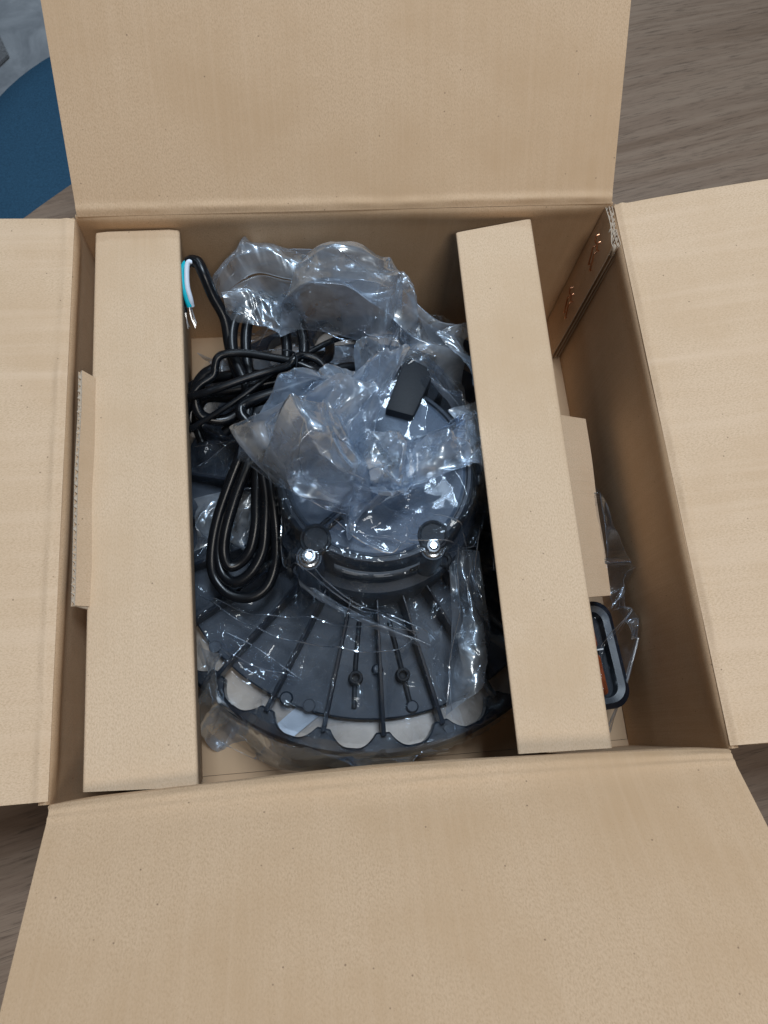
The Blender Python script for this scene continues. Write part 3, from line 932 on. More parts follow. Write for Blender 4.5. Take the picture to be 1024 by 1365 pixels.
# cut jacket with the three conductors
tube('jacket_end', rel([(-0.1020, 0.1471, 0.1415), (-0.1047, 0.1513, 0.1430), (-0.1081, 0.1542, 0.1425), (-0.1118, 0.1536, 0.1410)]), 0.0036, M_cable, PC, 16, 6)
tl = tube('conductor', rel([(-0.1096, 0.1525, 0.1425), (-0.1131, 0.1524, 0.1420), (-0.1157, 0.1482, 0.1390), (-0.1161, 0.1412, 0.1340), (-0.1148, 0.1347, 0.1280), (-0.1136, 0.1309, 0.1240)]), 0.0018, M_teal, PC, 14, 8)
tl['label'] = 'teal insulated wire'
wh = tube('conductor', rel([(-0.1079, 0.1519, 0.1440), (-0.1109, 0.1518, 0.1435), (-0.1125, 0.1474, 0.1400), (-0.1132, 0.1400, 0.1340), (-0.1123, 0.1346, 0.1280), (-0.1122, 0.1321, 0.1230)]), 0.0017, M_white, PC, 14, 8)
wh['label'] = 'white insulated wire'
bk = tube('conductor', rel([(-0.1111, 0.1541, 0.1395), (-0.1158, 0.1524, 0.1380), (-0.1181, 0.1460, 0.1340), (-0.1178, 0.1360, 0.1280), (-0.1168, 0.1270, 0.1230)]), 0.0017, M_cable, PC, 14, 8)
bk['label'] = 'black insulated wire'
for base, tips, par in (((-0.1168, 0.1270, 0.1230), ((-0.1164, 0.1228, 0.1195), (-0.1156, 0.1197, 0.1160)), bk), ((-0.1136, 0.1309, 0.1240), ((-0.1133, 0.1258, 0.1200), (-0.1117, 0.1207, 0.1150)), tl), ((-0.1127, 0.1315, 0.1230), ((-0.1120, 0.1276, 0.1190), (-0.1105, 0.1235, 0.1160)), wh)):
    for k in range(4):
        j = lambda s: np.array([random.uniform(-s, s) for _ in range(3)])
        P = [Vector(base) + Vector(j(0.0004)), Vector(tips[0]) + Vector(j(0.0004)), Vector(tips[1]) + Vector(j(0.0008))]
        o = tube('strand', rel(P), 0.00045, M_tin, PC, 6, 5)
        o.parent = par

SC_ = thing('signal_cable', 'thin black cable running diagonally behind the tied hank', 'cable', (-0.0574, 0.0837, 0.1180))
SO = Vector(SC_.location)
tube('sheath', [tuple(Vector(p) - SO) for p in ((-0.1198, 0.0507, 0.1000), (-0.1132, 0.0524, 0.1040), (-0.0911, 0.0622, 0.1110), (-0.0740, 0.0721, 0.1150), (-0.0575, 0.0839, 0.1165), (-0.0352, 0.0974, 0.1150), (-0.0171, 0.1081, 0.1120), (-0.0041, 0.1135, 0.1060), (0.0121, 0.1120, 0.0980))], 0.0021, M_cable, SC_, 12, 8)

TT = tube('cable_tie', [(-0.0450, 0.0887, 0.1310), (-0.0432, 0.0828, 0.1335), (-0.0439, 0.0782, 0.1320), (-0.0453, 0.0754, 0.1270), (-0.0482, 0.0749, 0.1200), (-0.0518, 0.0826, 0.1120), (-0.0493, 0.0940, 0.1120), (-0.0462, 0.0933, 0.1220), (-0.0445, 0.0887, 0.1310), (-0.0487, 0.0886, 0.1345), (-0.0521, 0.0884, 0.1350)], 0.00055, M_black, None, 8, 8)
tag(TT, 'thin black twist tie wrapped around the middle of the cable hank', 'cable tie')
# ------------------------------------------------------------------ clear plastic bag
BAG = thing('plastic_bag', 'crumpled clear plastic bag around the lamp with its mouth bunched up over the driver housing', 'bag', (0, 0, 0.004))
BO = np.array((0, 0, 0.004))

# 1. film lying over the lamp: a membrane pulled down on to what is under it
NX, NY = 151, 161
gx = np.linspace(-0.150, 0.150, NX)
gy = np.linspace(-0.185, 0.176, NY)
XX, YY = np.meshgrid(gx, gy, indexing='ij')
lx, ly = XX - 0.002, YY
rad = np.hypot(lx, ly)
tilt = LO.z + 0 * ly
hx, hy = lx - HX, ly - HY
hr = np.hypot(hx, hy)
ob_ = np.full_like(XX, 0.0055)
ob_ = np.where(rad < 0.171, 0.0345 + tilt, ob_)
fin_h = np.interp(rad, [0.07, 0.095, 0.150, 0.156, 0.157], [0.0605, 0.0535, 0.043, 0.0415, 0.0])
ph = ((np.arctan2(ly, lx) - A0) / (2 * math.pi / NF) + 0.5) % 1.0 - 0.5
onfin = np.abs(ph) * 2 * math.pi / NF * rad < 0.0022
ob_ = np.where(onfin, np.maximum(ob_, fin_h + tilt), ob_)
ob_ = np.where(hr < 0.0755, np.maximum(ob_, 0.0735 + tilt), ob_)
ob_ = np.where(hr < 0.066, np.maximum(ob_, 0.1150 + tilt), ob_)
for o in LAMP.children:
    if o.name.startswith('screw') and 'lug' in o.name:
        c = np.mean([v.co for v in o.data.vertices], axis=0)
        ob_ = np.where(np.hypot(lx - c[0], ly - c[1]) < 0.010, np.maximum(ob_, 0.1085 + tilt), ob_)
jb = np.hypot(XX - 0.034, YY - 0.082) < 0.022
ob_ = np.where(jb, np.maximum(ob_, 0.085 + tilt), ob_)

# outline of the film on the box floor
ang = np.linspace(0, 2 * np.pi, 25)[:-1]
OUT = [(0.126, 0.0), (0.128, -0.045), (0.126, -0.085), (0.118, -0.118), (0.098, -0.140), (0.072, -0.157), (0.045, -0.166), (0.015, -0.171), (-0.012, -0.1725), (-0.036, -0.1745), (-0.058, -0.1735), (-0.078, -0.166), (-0.094, -0.154), (-0.110, -0.139), (-0.121, -0.122),
       (-0.1275, -0.095), (-0.129, -0.04), (-0.1295, 0.01), (-0.131, 0.06), (-0.1315, 0.10), (-0.129, 0.140), (-0.112, 0.160), (-0.07, 0.169), (-0.02, 0.171), (0.03, 0.171), (0.07, 0.168), (0.10, 0.152), (0.118, 0.11), (0.124, 0.06), (0.126, 0.0)]
OC = catmull([(x, y, 0) for x, y in OUT], 12)[:-1, :2]
cen = np.array((0.0, -0.005))
oth = np.arctan2(OC[:, 1] - cen[1], OC[:, 0] - cen[0])
orr = np.hypot(OC[:, 1] - cen[1], OC[:, 0] - cen[0])
srt = np.argsort(oth)
oth, orr = oth[srt], orr[srt]
def out_r(th):
    return np.interp(th, np.concatenate([oth - 2 * np.pi, oth, oth + 2 * np.pi]), np.tile(orr, 3))
TT_ = np.arctan2(YY - cen[1], XX - cen[0])
RR_ = np.hypot(YY - cen[1], XX - cen[0])
inside = RR_ < out_r(TT_) * 0.985
edge_z = np.where(rad < 0.172, 0.0345 + tilt, 0.0065)
z = np.maximum(ob_, 0.06 * inside)
# the hank of cable presses the film down on the left
press = ((np.abs(XX + 0.088 - 0.10 * (YY - 0.0)) < 0.030) & (YY > -0.075) & (YY < 0.10)) | ((XX < -0.03) & (YY > 0.05))
for it in range(900):
    a = z.copy()
    a[1:-1, 1:-1] = 0.25 * (z[2:, 1:-1] + z[:-2, 1:-1] + z[1:-1, 2:] + z[1:-1, :-2]) - 0.00016
    a = np.where(press, np.minimum(a, 0.060), a)
    z = np.where(inside, np.maximum(ob_, a), edge_z)

def sample(px, py):
    i = np.clip((px - gx[0]) / (gx[1] - gx[0]), 0, NX - 1.001)
    j = np.clip((py - gy[0]) / (gy[1] - gy[0]), 0, NY - 1.001)
    i0, j0 = i.astype(int), j.astype(int)
    fi, fj = i - i0, j - j0
    return (z[i0, j0] * (1 - fi) + z[i0 + 1, j0] * fi) * (1 - fj) + (z[i0, j0 + 1] * (1 - fi) + z[i0 + 1, j0 + 1] * fi) * fj

def seg_d(px, py, a, b):
    ax, ay = a[0], a[1]
    bx, by = b[0], b[1]
    L2 = (bx - ax) ** 2 + (by - ay) ** 2
    t = np.clip(((px - ax) * (bx - ax) + (py - ay) * (by - ay)) / L2, 0, 1)
    return np.hypot(px - ax - t * (bx - ax), py - ay - t * (by - ay)), t

# pleats: sharp folds that stand a few millimetres above the film
PLEATS = [
    (((-0.1147, -0.0556, 0.0620), (-0.0822, -0.0700, 0.0630), (-0.0496, -0.0766, 0.0640), (-0.0175, -0.0902, 0.0640), (0.0223, -0.0975, 0.0630)), 0.0045, 0.0060),
    (((0.0223, -0.0975, 0.0630), (0.0077, -0.1069, 0.0620), (-0.0135, -0.1053, 0.0620), (-0.0531, -0.0920, 0.0600), (-0.0877, -0.0762, 0.0600), (-0.1216, -0.0521, 0.0600)), 0.0050, 0.0060),
    (((-0.0540, -0.0488, 0.0800), (-0.0311, -0.0651, 0.0720), (-0.0016, -0.0815, 0.0660), (0.0339, -0.1008, 0.0620)), 0.0040, 0.0070),
    (((-0.0480, -0.0574, 0.0800), (-0.0166, -0.0760, 0.0700), (0.0202, -0.0988, 0.0620)), 0.0030, 0.0050),
    (((-0.0302, -0.0251, 0.1240), (-0.0154, -0.0421, 0.1240), (0.0047, -0.0540, 0.1220), (0.0151, -0.0480, 0.1220)), 0.0022, 0.0045),
    (((0.0329, -0.0281, 0.1240), (0.0517, -0.0371, 0.1200), (0.0591, -0.0457, 0.1100)), 0.0030, 0.0050),
    (((0.0174, -0.0475, 0.1180), (0.0479, -0.0476, 0.1050), (0.0681, -0.0420, 0.0980)), 0.0040, 0.0060),
    (((0.0510, -0.0463, 0.0850), (0.0522, -0.0706, 0.0650), (0.0463, -0.1103, 0.0580), (0.0429, -0.1445, 0.0520)), 0.0060, 0.0080),
    (((0.0647, -0.0472, 0.0850), (0.0610, -0.0719, 0.0680), (0.0690, -0.1070, 0.0580)), 0.0050, 0.0080),
    (((0.0709, -0.0283, 0.1000), (0.0669, -0.0544, 0.0820), (0.0759, -0.0875, 0.0620)), 0.0040, 0.0070),
    (((-0.1087, -0.0892, 0.0550), (-0.0816, -0.1053, 0.0550), (-0.0593, -0.1130, 0.0550)), 0.0035, 0.0090),
    (((-0.1212, -0.0038, 0.0600), (-0.1060, 0.0169, 0.0620), (-0.0844, 0.0262, 0.0640)), 0.0040, 0.0070),
    (((-0.1213, -0.0256, 0.0600), (-0.1010, -0.0002, 0.0620), (-0.0769, 0.0053, 0.0660)), 0.0040, 0.0060),
    (((-0.1211, 0.0422, 0.0580), (-0.1003, 0.0531, 0.0600), (-0.0891, 0.0563, 0.0620)), 0.0045, 0.0060),
    (((-0.0591, -0.0163, 0.0880), (-0.0600, -0.0448, 0.0780), (-0.0460, -0.0595, 0.0700)), 0.0040, 0.0070),
]
na, nr = 560, 230
th = np.linspace(0, 2 * np.pi, na, endpoint=False)
q = np.linspace(0, 1, nr)
q = 1 - (1 - q) ** 1.15
TH, Q = np.meshgrid(th, q)
wob = 1 + 0.012 * perlin(TH * 5, TH * 0 + 3.3, 2) + 0.008 * np.abs(perlin(TH * 17, TH * 0 + 1.3, 5))
rr = out_r((TH + np.pi) % (2 * np.pi) - np.pi) * wob
PX, PY = cen[0] + Q * rr * np.cos(TH), cen[1] + Q * rr * np.sin(TH)
PZ = sample(PX, PY)
c1 = crumple(PX, PY, 11, 0.75)
c2 = crumple(PX, PY, 12, 1.7)
lhr = np.hypot(PX - 0.006, PY + 0.003)
lrad = np.hypot(PX - 0.002, PY)
# more crumple on the floor skirt at the front left and round the housing shoulder
skirt = np.clip((lrad - 0.148) / 0.014, 0, 1) * (PY < 0.02)
shoulder = np.clip(1 - np.abs(lhr - 0.085) / 0.03, 0, 1)
amp = 0.0016 + 0.0020 * shoulder + 0.0040 * skirt + 0.0020 * ((PX < -0.06) & (PY > 0.02))
amp = np.where(lhr < 0.060, 0.0016, amp)
PZ = PZ + 0.0008 + amp * np.maximum(0, c1 + 0.35) + 0.35 * amp * np.maximum(0, c2 + 0.2)
for pts, hgt, wid in PLEATS:
    best = np.zeros_like(PX)
    m = len(pts) - 1
    for k in range(m):
        d, t = seg_d(PX, PY, pts[k], pts[k + 1])
        s = (k + t) / m
        prof_ = np.clip(1 - d / wid, 0, 1) ** 1.2 * np.clip(np.minimum(s, 1 - s) * 7 + 0.35, 0, 1)
        best = np.maximum(best, prof_)
    PZ = PZ + hgt * best

def film_z(x, y):
    k = np.argmin((PX - x) ** 2 + (PY - y) ** 2)
    return PZ.ravel()[k]
fade = np.clip((1 - Q) / 0.05, 0, 1)
PZ = PZ * fade + (np.minimum(PZ, sample(PX, PY) + 0.0012 + 0.002 * skirt * np.abs(c1))) * (1 - fade)
P = np.stack([PX, PY, PZ], -1) - BO
grid_obj('draped_film', P, M_film, BAG, True)


def glint_line(P, r, mat=None, sub=6):
    """glossy tube added along a crease or edge to draw its highlight line"""
    m = 9
    prof_ = [r * (0.25 + 0.75 * math.sin(math.pi * (k + 0.4) / m) * random.uniform(0.7, 1.1)) for k in range(m)]
    return tube('fold_glint', P, prof_, mat or M_glint, BAG, 6, sub)
for pts, hgt, wid in PLEATS:
    C = catmull(pts, 5)
    Pf = [(x, y, film_z(x, y) + 0.0006 - 0.004) for x, y, _ in C]
    glint_line(Pf, 0.00055, None, 3)

# 2. loose crumpled film: patches with their own outline, two plies each

def tuck(P):
    """film stays under the insert on the right, and inside the back wall"""
    z = P[..., 2]
    lim = 0.132 - 0.25 * np.clip(P[..., 0] - 0.062, 0, 0.02)
    P[..., 2] = np.where(P[..., 0] > 0.056, np.minimum(z, lim), z)
    P[..., 0] = np.where(P[..., 2] > 0.09, np.minimum(P[..., 0], 0.078), P[..., 0])
    P[..., 0] = np.maximum(P[..., 0], -0.1255)
    P[..., 1] = np.minimum(P[..., 1], 0.1755)
    return P

def creases(P, nu, nv, seed, count, wrap):
    """added glint tubes laid as long creases across a patch"""
    rr_ = random.Random(seed)
    for _ in range(count):
        u, v = rr_.uniform(0, 1), rr_.uniform(0.15, 0.95)
        a = rr_.uniform(0, 2 * math.pi)
        L = rr_.uniform(0.15, 0.45)
        cu = rr_.uniform(-0.25, 0.25)
        line = []
        for k in range(12):
            t = k / 11
            uu = u + L * t * math.cos(a + cu * t) * 0.5
            vv = v + L * t * math.sin(a + cu * t)
            if not 0.02 < vv < 0.98 or (not wrap and not 0.02 < uu < 0.98):
                break
            i, j = int((uu % 1.0) * (nu - 1)), int(vv * (nv - 1))
            line.append(tuple(P[j, i] + np.array((0, 0, 0.0002))))
        if len(line) > 4:
            glint_line(line, rr_.uniform(0.00018, 0.00042), None, 2)

def patch(name, outline, zc, dome, amp, seed, f=1.0, mat=None, na=300, nr=110, edge_amp=0.2, ncr=12):
    O = np.array(outline, float)
    c = O.mean(axis=0)
    C = []
    m = len(O)
    Lc = np.concatenate([[0], np.cumsum(np.linalg.norm(np.diff(np.vstack([O, O[:1]]), axis=0), axis=1))])
    tt = np.linspace(0, Lc[-1], na, endpoint=False)
    Oc = np.vstack([O, O[:1]])
    B = np.stack([np.interp(tt, Lc, Oc[:, k]) for k in range(3)], -1)
    qq = np.linspace(0, 1, nr)[:, None, None]
    P = c + (B - c)[None] * qq
    X, Y = P[..., 0].copy(), P[..., 1].copy()
    rho = qq[..., 0] * np.ones_like(X)
    base = P[..., 2] + dome * np.sqrt(np.clip(1 - rho ** 2, 0, 1)) + (zc - c[2]) * (1 - rho)
    w = edge_amp + (1 - edge_amp) * np.clip((1 - rho) * 5, 0, 1)
    h = crumple(X, Y, seed, f)
    P[..., 2] = base + amp * h * w
    P[..., 0] += 0.32 * amp * crumple(X, Y, seed + 50, f) * np.clip((1 - rho) * 5, 0.06, 1)
    P[..., 1] += 0.32 * amp * crumple(X, Y, seed + 90, f) * np.clip((1 - rho) * 5, 0.06, 1)
    P = tuck(P)
    creases(P - BO, na, nr, seed, ncr, True)
    for a0, a1 in ((0.02, 0.22), (0.27, 0.47), (0.55, 0.70), (0.78, 0.95)):
        glint_line([tuple(P[-1, int((a0 + (a1 - a0) * k / 9) * na) % na] - BO) for k in range(10)], 0.00035, None, 2)
    return grid_obj(name, P - BO, mat or M_film_milky, BAG, True)

A_out = [(-0.0961, 0.1456, 0.1220), (-0.0915, 0.1561, 0.1240), (-0.0833, 0.1657, 0.1270), (-0.0655, 0.1677, 0.1300), (-0.0293, 0.1670, 0.1340), (-0.0107, 0.1597, 0.1340), (0.0133, 0.1481, 0.1320), (0.0307, 0.1363, 0.1280), (0.0455, 0.1222, 0.1240), (0.0553, 0.1135, 0.1220), (0.0749, 0.1121, 0.1200), (0.0770, 0.0647, 0.1120), (0.0751, 0.0211, 0.1100), (0.0718, 0.0415, 0.1140), (0.0667, 0.0565, 0.1180), (0.0532, 0.0680, 0.1210), (0.0357, 0.0752, 0.1240), (0.0186, 0.0845, 0.1260), (-0.0007, 0.0957, 0.1260), (-0.0203, 0.1046, 0.1250), (-0.0378, 0.1095, 0.1240), (-0.0629, 0.1154, 0.1220), (-0.0857, 0.1217, 0.1200), (-0.0924, 0.1325, 0.1210)]
A_in = [(-0.0234, 0.1372, 0.1300)]
def strip_patch(name, top, bot, mat, amp, seed, f, bulge, n=260, k=90, ncr=13, edge=True):
    T_, B_ = catmull(top, 16), catmull(bot, 16)
    def rs(C):
        L = np.concatenate([[0], np.cumsum(np.linalg.norm(np.diff(C, axis=0), axis=1))])
        t = np.linspace(0, L[-1], n)
        return np.stack([np.interp(t, L, C[:, a]) for a in range(3)], -1)
    T_, B_ = rs(T_), rs(B_)
    v = np.linspace(0, 1, k)[:, None, None]
    P = T_[None] * (1 - v) + B_[None] * v
    bl = np.sin(np.pi * v[..., 0]) * np.ones((1, n))
    X, Y = P[..., 0].copy(), P[..., 1].copy()
    e = np.clip(np.minimum(v, 1 - v)[..., 0] * 5, 0.06, 1)
    P[..., 2] += bulge * bl + amp * crumple(X, Y, seed, f) * e
    P[..., 1] += 0.3 * amp * crumple(X, Y, seed + 7, f) * e
    P[..., 0] += 0.5 * amp * crumple(X, Y, seed + 17, f) * e
    P = tuck(P)
    creases(P - BO, n, k, seed, ncr, False)
    for a0, a1 in () if not edge else ((0.03, 0.35), (0.42, 0.66), (0.72, 0.96)):
        glint_line([tuple(P[0, int((a0 + (a1 - a0) * t / 9) * (n - 1))] - BO) for t in range(10)], 0.00035, None, 2)
    return grid_obj(name, P - BO, mat, BAG)

top = [(-0.0969, 0.1452, 0.1200), (-0.0936, 0.1544, 0.1240), (-0.0827, 0.1650, 0.1280), (-0.0576, 0.1678, 0.1320), (-0.0293, 0.1663, 0.1350), (-0.0093, 0.1583, 0.1350), (0.0132, 0.1474, 0.1330), (0.0306, 0.1357, 0.1290), (0.0467, 0.1197, 0.1250), (0.0579, 0.1134, 0.1220), (0.0743, 0.1134, 0.1180)]
mid = [(-0.0939, 0.1353, 0.1240), (-0.0793, 0.1395, 0.1360), (-0.0653, 0.1432, 0.1400), (-0.0481, 0.1383, 0.1410), (-0.0284, 0.1339, 0.1420), (-0.0086, 0.1309, 0.1410), (0.0057, 0.1200, 0.1390), (0.0176, 0.1105, 0.1370), (0.0295, 0.1004, 0.1340), (0.0445, 0.0935, 0.1300), (0.0743, 0.0904, 0.1180)]
bot = [(-0.0907, 0.1213, 0.1200), (-0.0755, 0.1183, 0.1210), (-0.0554, 0.1133, 0.1220), (-0.0378, 0.1101, 0.1230), (-0.0203, 0.1052, 0.1240), (-0.0055, 0.0988, 0.1250), (0.0091, 0.0907, 0.1250), (0.0227, 0.0826, 0.1240), (0.0364, 0.0757, 0.1230), (0.0539, 0.0640, 0.1200), (0.0736, 0.0385, 0.1130)]
strip_patch('bag_mouth', top, mid, M_film_milky, 0.0019, 31, 0.75, 0.004)
strip_patch('bag_mouth', mid, bot, M_film_milky, 0.0024, 41, 0.9, 0.003)
strip_patch('bag_mouth', [(p[0], p[1] - 0.002, p[2] - 0.010) for p in top], [(p[0], p[1], p[2] - 0.012) for p in bot], M_film, 0.0024, 36, 0.6, -0.006)
strip_patch('bag_mouth', [(0.0689, 0.1082, 0.1220), (0.0751, 0.1121, 0.1190), (0.0831, 0.1125, 0.1100)], [(0.0525, 0.0426, 0.1280), (0.0627, 0.0309, 0.1240), (0.0738, 0.0163, 0.1140)], M_film_milky, 0.0026, 51, 1.0, 0.004, 80, 160)
B1 = [(-0.0738, 0.0616, 0.1160), (-0.0646, 0.0603, 0.1200), (-0.0568, 0.0556, 0.1220), (-0.0545, 0.0631, 0.1220), (-0.0425, 0.0648, 0.1240), (-0.0331, 0.0731, 0.1260), (-0.0223, 0.0726, 0.1260), (-0.0117, 0.0677, 0.1280), (-0.0065, 0.0718, 0.1280), (0.0004, 0.0715, 0.1280), (0.0055, 0.0602, 0.1280), (0.0063, 0.0462, 0.1290), (0.0032, 0.0316, 0.1300), (-0.0012, 0.0121, 0.1300), (-0.0093, -0.0073, 0.1290), (-0.0161, -0.0240, 0.1270), (-0.0325, -0.0177, 0.1260), (-0.0438, -0.0094, 0.1240), (-0.0579, -0.0041, 0.1200), (-0.0699, 0.0118, 0.1120), (-0.0787, 0.0244, 0.1080), (-0.0812, 0.0374, 0.1080), (-0.0746, 0.0472, 0.1120)]
patch('gathered_film', B1, 0.136, 0.012, 0.0068, 61, 0.8)
patch('gathered_film', [(-0.0455, 0.0485, 0.1300), (-0.0234, 0.0539, 0.1330), (-0.0075, 0.0450, 0.1330), (-0.0033, 0.0239, 0.1330), (-0.0146, 0.0060, 0.1320), (-0.0361, -0.0010, 0.1300), (-0.0591, 0.0175, 0.1250), (-0.0603, 0.0428, 0.1270)], 0.143, 0.012, 0.0065, 63, 1.0, None, 220, 90)
B2 = [(0.0033, 0.0199, 0.1280), (0.0115, 0.0257, 0.1280), (0.0233, 0.0271, 0.1280), (0.0405, 0.0272, 0.1280), (0.0532, 0.0301, 0.1270), (0.0611, 0.0366, 0.1260), (0.0694, 0.0423, 0.1220), (0.0739, 0.0174, 0.1140), (0.0560, 0.0070, 0.1240), (0.0353, 0.0005, 0.1280), (0.0144, -0.0067, 0.1290), (0.0003, -0.0168, 0.1290), (-0.0144, -0.0270, 0.1270), (-0.0225, -0.0226, 0.1270), (-0.0109, -0.0025, 0.1300)]
patch('gathered_film', B2, 0.132, 0.006, 0.0048, 71, 0.8)
patch('gathered_film', [(x, y, zz - 0.003) for x, y, zz in B2], 0.130, 0.002, 0.0030, 72, 0.8, M_film)
B3 = [(-0.0099, 0.0654, 0.1280), (-0.0029, 0.0794, 0.1260), (0.0057, 0.0857, 0.1240), (0.0147, 0.0830, 0.1220), (0.0111, 0.0648, 0.1240), (0.0054, 0.0456, 0.1270), (-0.0030, 0.0392, 0.1280)]
patch('gathered_film', B3, 0.128, 0.003, 0.0036, 81, 1.0, None, 200, 70)
B5 = [(-0.0283, -0.0247, 0.1255), (-0.0143, -0.0258, 0.1260), (0.0028, -0.0163, 0.1270), (0.0305, -0.0009, 0.1270), (0.0723, 0.0172, 0.1120), (0.0793, -0.0023, 0.1000), (0.0748, -0.0274, 0.0960), (0.0660, -0.0414, 0.0960), (0.0428, -0.0476, 0.1060), (0.0145, -0.0551, 0.1160), (-0.0018, -0.0487, 0.1220), (-0.0175, -0.0383, 0.1230)]
patch('gathered_film', B5, 0.127, 0.0025, 0.0022, 91, 0.7, M_film, 260, 100)

B6 = [(-0.0675, 0.0236, 0.1240), (-0.0530, 0.0410, 0.1300), (-0.0293, 0.0356, 0.1320), (0.0035, 0.0255, 0.1320), (0.0324, 0.0232, 0.1310), (0.0627, 0.0247, 0.1260), (0.0709, 0.0149, 0.1180), (0.0369, -0.0054, 0.1300), (0.0071, -0.0181, 0.1315), (-0.0148, -0.0317, 0.1295), (-0.0352, -0.0250, 0.1280), (-0.0555, -0.0077, 0.1240)]
patch('gathered_film', B6, 0.136, 0.006, 0.0050, 161, 0.75)
patch('gathered_film', [(-0.0686, 0.0054, 0.1180), (-0.0447, 0.0147, 0.1300), (-0.0118, 0.0119, 0.1320), (0.0218, 0.0135, 0.1310), (0.0616, 0.0153, 0.1260), (0.0496, -0.0014, 0.1280), (0.0195, -0.0122, 0.1310), (-0.0099, -0.0273, 0.1300), (-0.0327, -0.0223, 0.1280), (-0.0534, -0.0111, 0.1220)], 0.137, 0.008, 0.0058, 163, 0.8)
# 3. the part of the bag that runs out to the right hand corner, over the accessory
C_out = [(0.1616, 0.0165, 0.0500), (0.1702, 0.0012, 0.0580), (0.1710, -0.0215, 0.0560), (0.1675, -0.0547, 0.0540), (0.1647, -0.0776, 0.0600), (0.1698, -0.0932, 0.0680), (0.1785, -0.0925, 0.0720), (0.1786, -0.0976, 0.0720), (0.1767, -0.1064, 0.0700), (0.1711, -0.1231, 0.0640), (0.1658, -0.1396, 0.0560), (0.1620, -0.1512, 0.0460), (0.1576, -0.1654, 0.0300), (0.1395, -0.1689, 0.0200), (0.1022, -0.1606, 0.0200), (0.0973, -0.1226, 0.0400), (0.1075, -0.0716, 0.0500), (0.1265, -0.0168, 0.0500)]
patch('bag_corner', C_out, 0.066, 0.003, 0.0026, 101, 0.9, M_film, 320, 120, 0.15)
patch('bag_corner', [(0.1688, -0.0952, 0.0710), (0.1779, -0.0927, 0.0735), (0.1779, -0.0984, 0.0735), (0.1768, -0.1066, 0.0710), (0.1735, -0.1043, 0.0710), (0.1706, -0.0990, 0.0715)], 0.0745, 0.001, 0.0030, 104, 2.0, None, 90, 40, 0.3)
# thick double hem of the bag along that corner
tube('bag_hem', [tuple(np.array(p) - BO) for p in ((0.1764, -0.1065, 0.0705), (0.1709, -0.1231, 0.0645), (0.1656, -0.1396, 0.0565), (0.1607, -0.1526, 0.0460), (0.1573, -0.1654, 0.0310))], 0.0009, M_film_milky, BAG, 8, 8)

# 4. skirt of film crumpled on the box floor in front of the rim, and bulged bands added to put sheen streaks on the film
strip_patch('skirt_film', [(-0.1216, -0.0875, 0.0500), (-0.1142, -0.1098, 0.0510), (-0.1001, -0.1321, 0.0520), (-0.0798, -0.1496, 0.0530), (-0.0543, -0.1612, 0.0530), (-0.0276, -0.1667, 0.0530), (0.0070, -0.1701, 0.0520), (0.0427, -0.1678, 0.0500)],
            [(-0.1290, -0.1311, 0.0080), (-0.1198, -0.1438, 0.0070), (-0.1085, -0.1529, 0.0060), (-0.0908, -0.1636, 0.0060), (-0.0684, -0.1730, 0.0060), (-0.0381, -0.1735, 0.0070), (0.0045, -0.1745, 0.0100), (0.0453, -0.1703, 0.0300)], M_film_milky, 0.0030, 111, 1.2, 0.004, 300, 90, 12, False)
strip_patch('skirt_film', [(-0.1212, -0.0817, 0.0520), (-0.1096, -0.1138, 0.0520), (-0.0903, -0.1397, 0.0530), (-0.0663, -0.1550, 0.0530), (-0.0373, -0.1645, 0.0530), (0.0021, -0.1692, 0.0520)],
            [(-0.1265, -0.1187, 0.0160), (-0.1126, -0.1414, 0.0130), (-0.0923, -0.1589, 0.0110), (-0.0664, -0.1691, 0.0110), (-0.0379, -0.1709, 0.0140), (0.0040, -0.1724, 0.0200)], M_film, 0.0026, 113, 0.9, 0.006, 240, 60, 6, False)
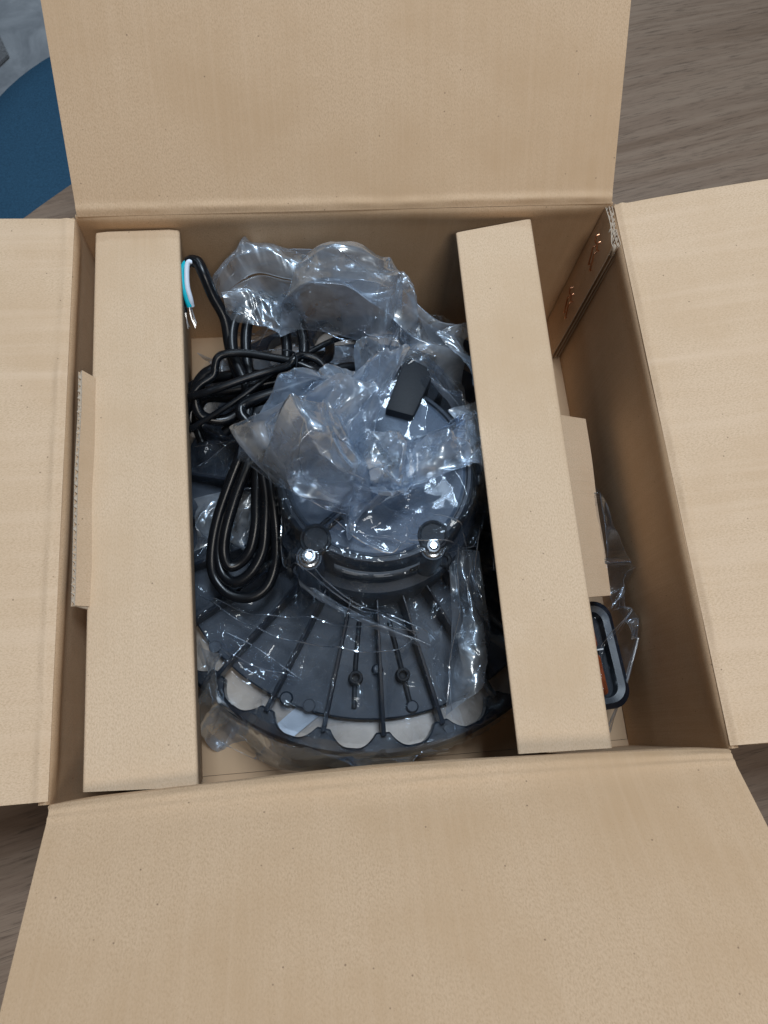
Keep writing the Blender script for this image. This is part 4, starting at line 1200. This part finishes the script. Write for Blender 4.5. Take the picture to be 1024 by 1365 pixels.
strip_patch('folded_sheen_film', [(0.0498, -0.0452, 0.0870), (0.0512, -0.0717, 0.0710), (0.0484, -0.1062, 0.0640), (0.0410, -0.1470, 0.0560)], [(0.0715, -0.0430, 0.0870), (0.0747, -0.0736, 0.0720), (0.0761, -0.0982, 0.0650), (0.0669, -0.1245, 0.0580)], M_film_milky, 0.0010, 121, 0.7, 0.010, 150, 60, 3)
strip_patch('folded_sheen_film', [(-0.0539, -0.0485, 0.0830), (-0.0311, -0.0650, 0.0740), (-0.0019, -0.0825, 0.0690), (0.0307, -0.0993, 0.0640)], [(-0.0504, -0.0574, 0.0810), (-0.0285, -0.0716, 0.0730), (0.0002, -0.0885, 0.0680), (0.0314, -0.1024, 0.0640)], M_film_milky, 0.0006, 123, 0.8, 0.003, 150, 24, 1)
strip_patch('folded_sheen_film', [(-0.1029, -0.0802, 0.0600), (-0.0807, -0.0935, 0.0600), (-0.0542, -0.1152, 0.0590)], [(-0.1121, -0.0875, 0.0590), (-0.0840, -0.1104, 0.0580), (-0.0585, -0.1197, 0.0580)], M_film, 0.0010, 125, 0.7, 0.005, 100, 40, 1)
strip_patch('folded_sheen_film', [(-0.1218, 0.0530, 0.0660), (-0.1042, 0.0526, 0.0700), (-0.0826, 0.0563, 0.0720)], [(-0.1226, 0.0292, 0.0620), (-0.1052, 0.0267, 0.0660), (-0.0882, 0.0249, 0.0680)], M_film, 0.0020, 127, 0.8, 0.005, 100, 50, 3)
strip_patch('folded_sheen_film', [(-0.1228, 0.0151, 0.0620), (-0.1001, 0.0179, 0.0660), (-0.0789, 0.0187, 0.0680)], [(-0.1234, -0.0228, 0.0600), (-0.1014, -0.0167, 0.0620), (-0.0809, -0.0321, 0.0640)], M_film_milky, 0.0022, 129, 0.8, 0.005, 100, 60, 4)
strip_patch('folded_sheen_film', [(-0.1200, 0.1327, 0.0600), (-0.1039, 0.1233, 0.0640), (-0.0813, 0.1274, 0.0660), (-0.0136, 0.1283, 0.0700), (0.0026, 0.1183, 0.0750)], [(-0.1230, 0.0779, 0.0580), (-0.1050, 0.0751, 0.0620), (-0.0830, 0.0730, 0.0640), (-0.0218, 0.0860, 0.0800), (0.0005, 0.0944, 0.0850)], M_film_milky, 0.0018, 131, 0.8, 0.004, 160, 90, 6)
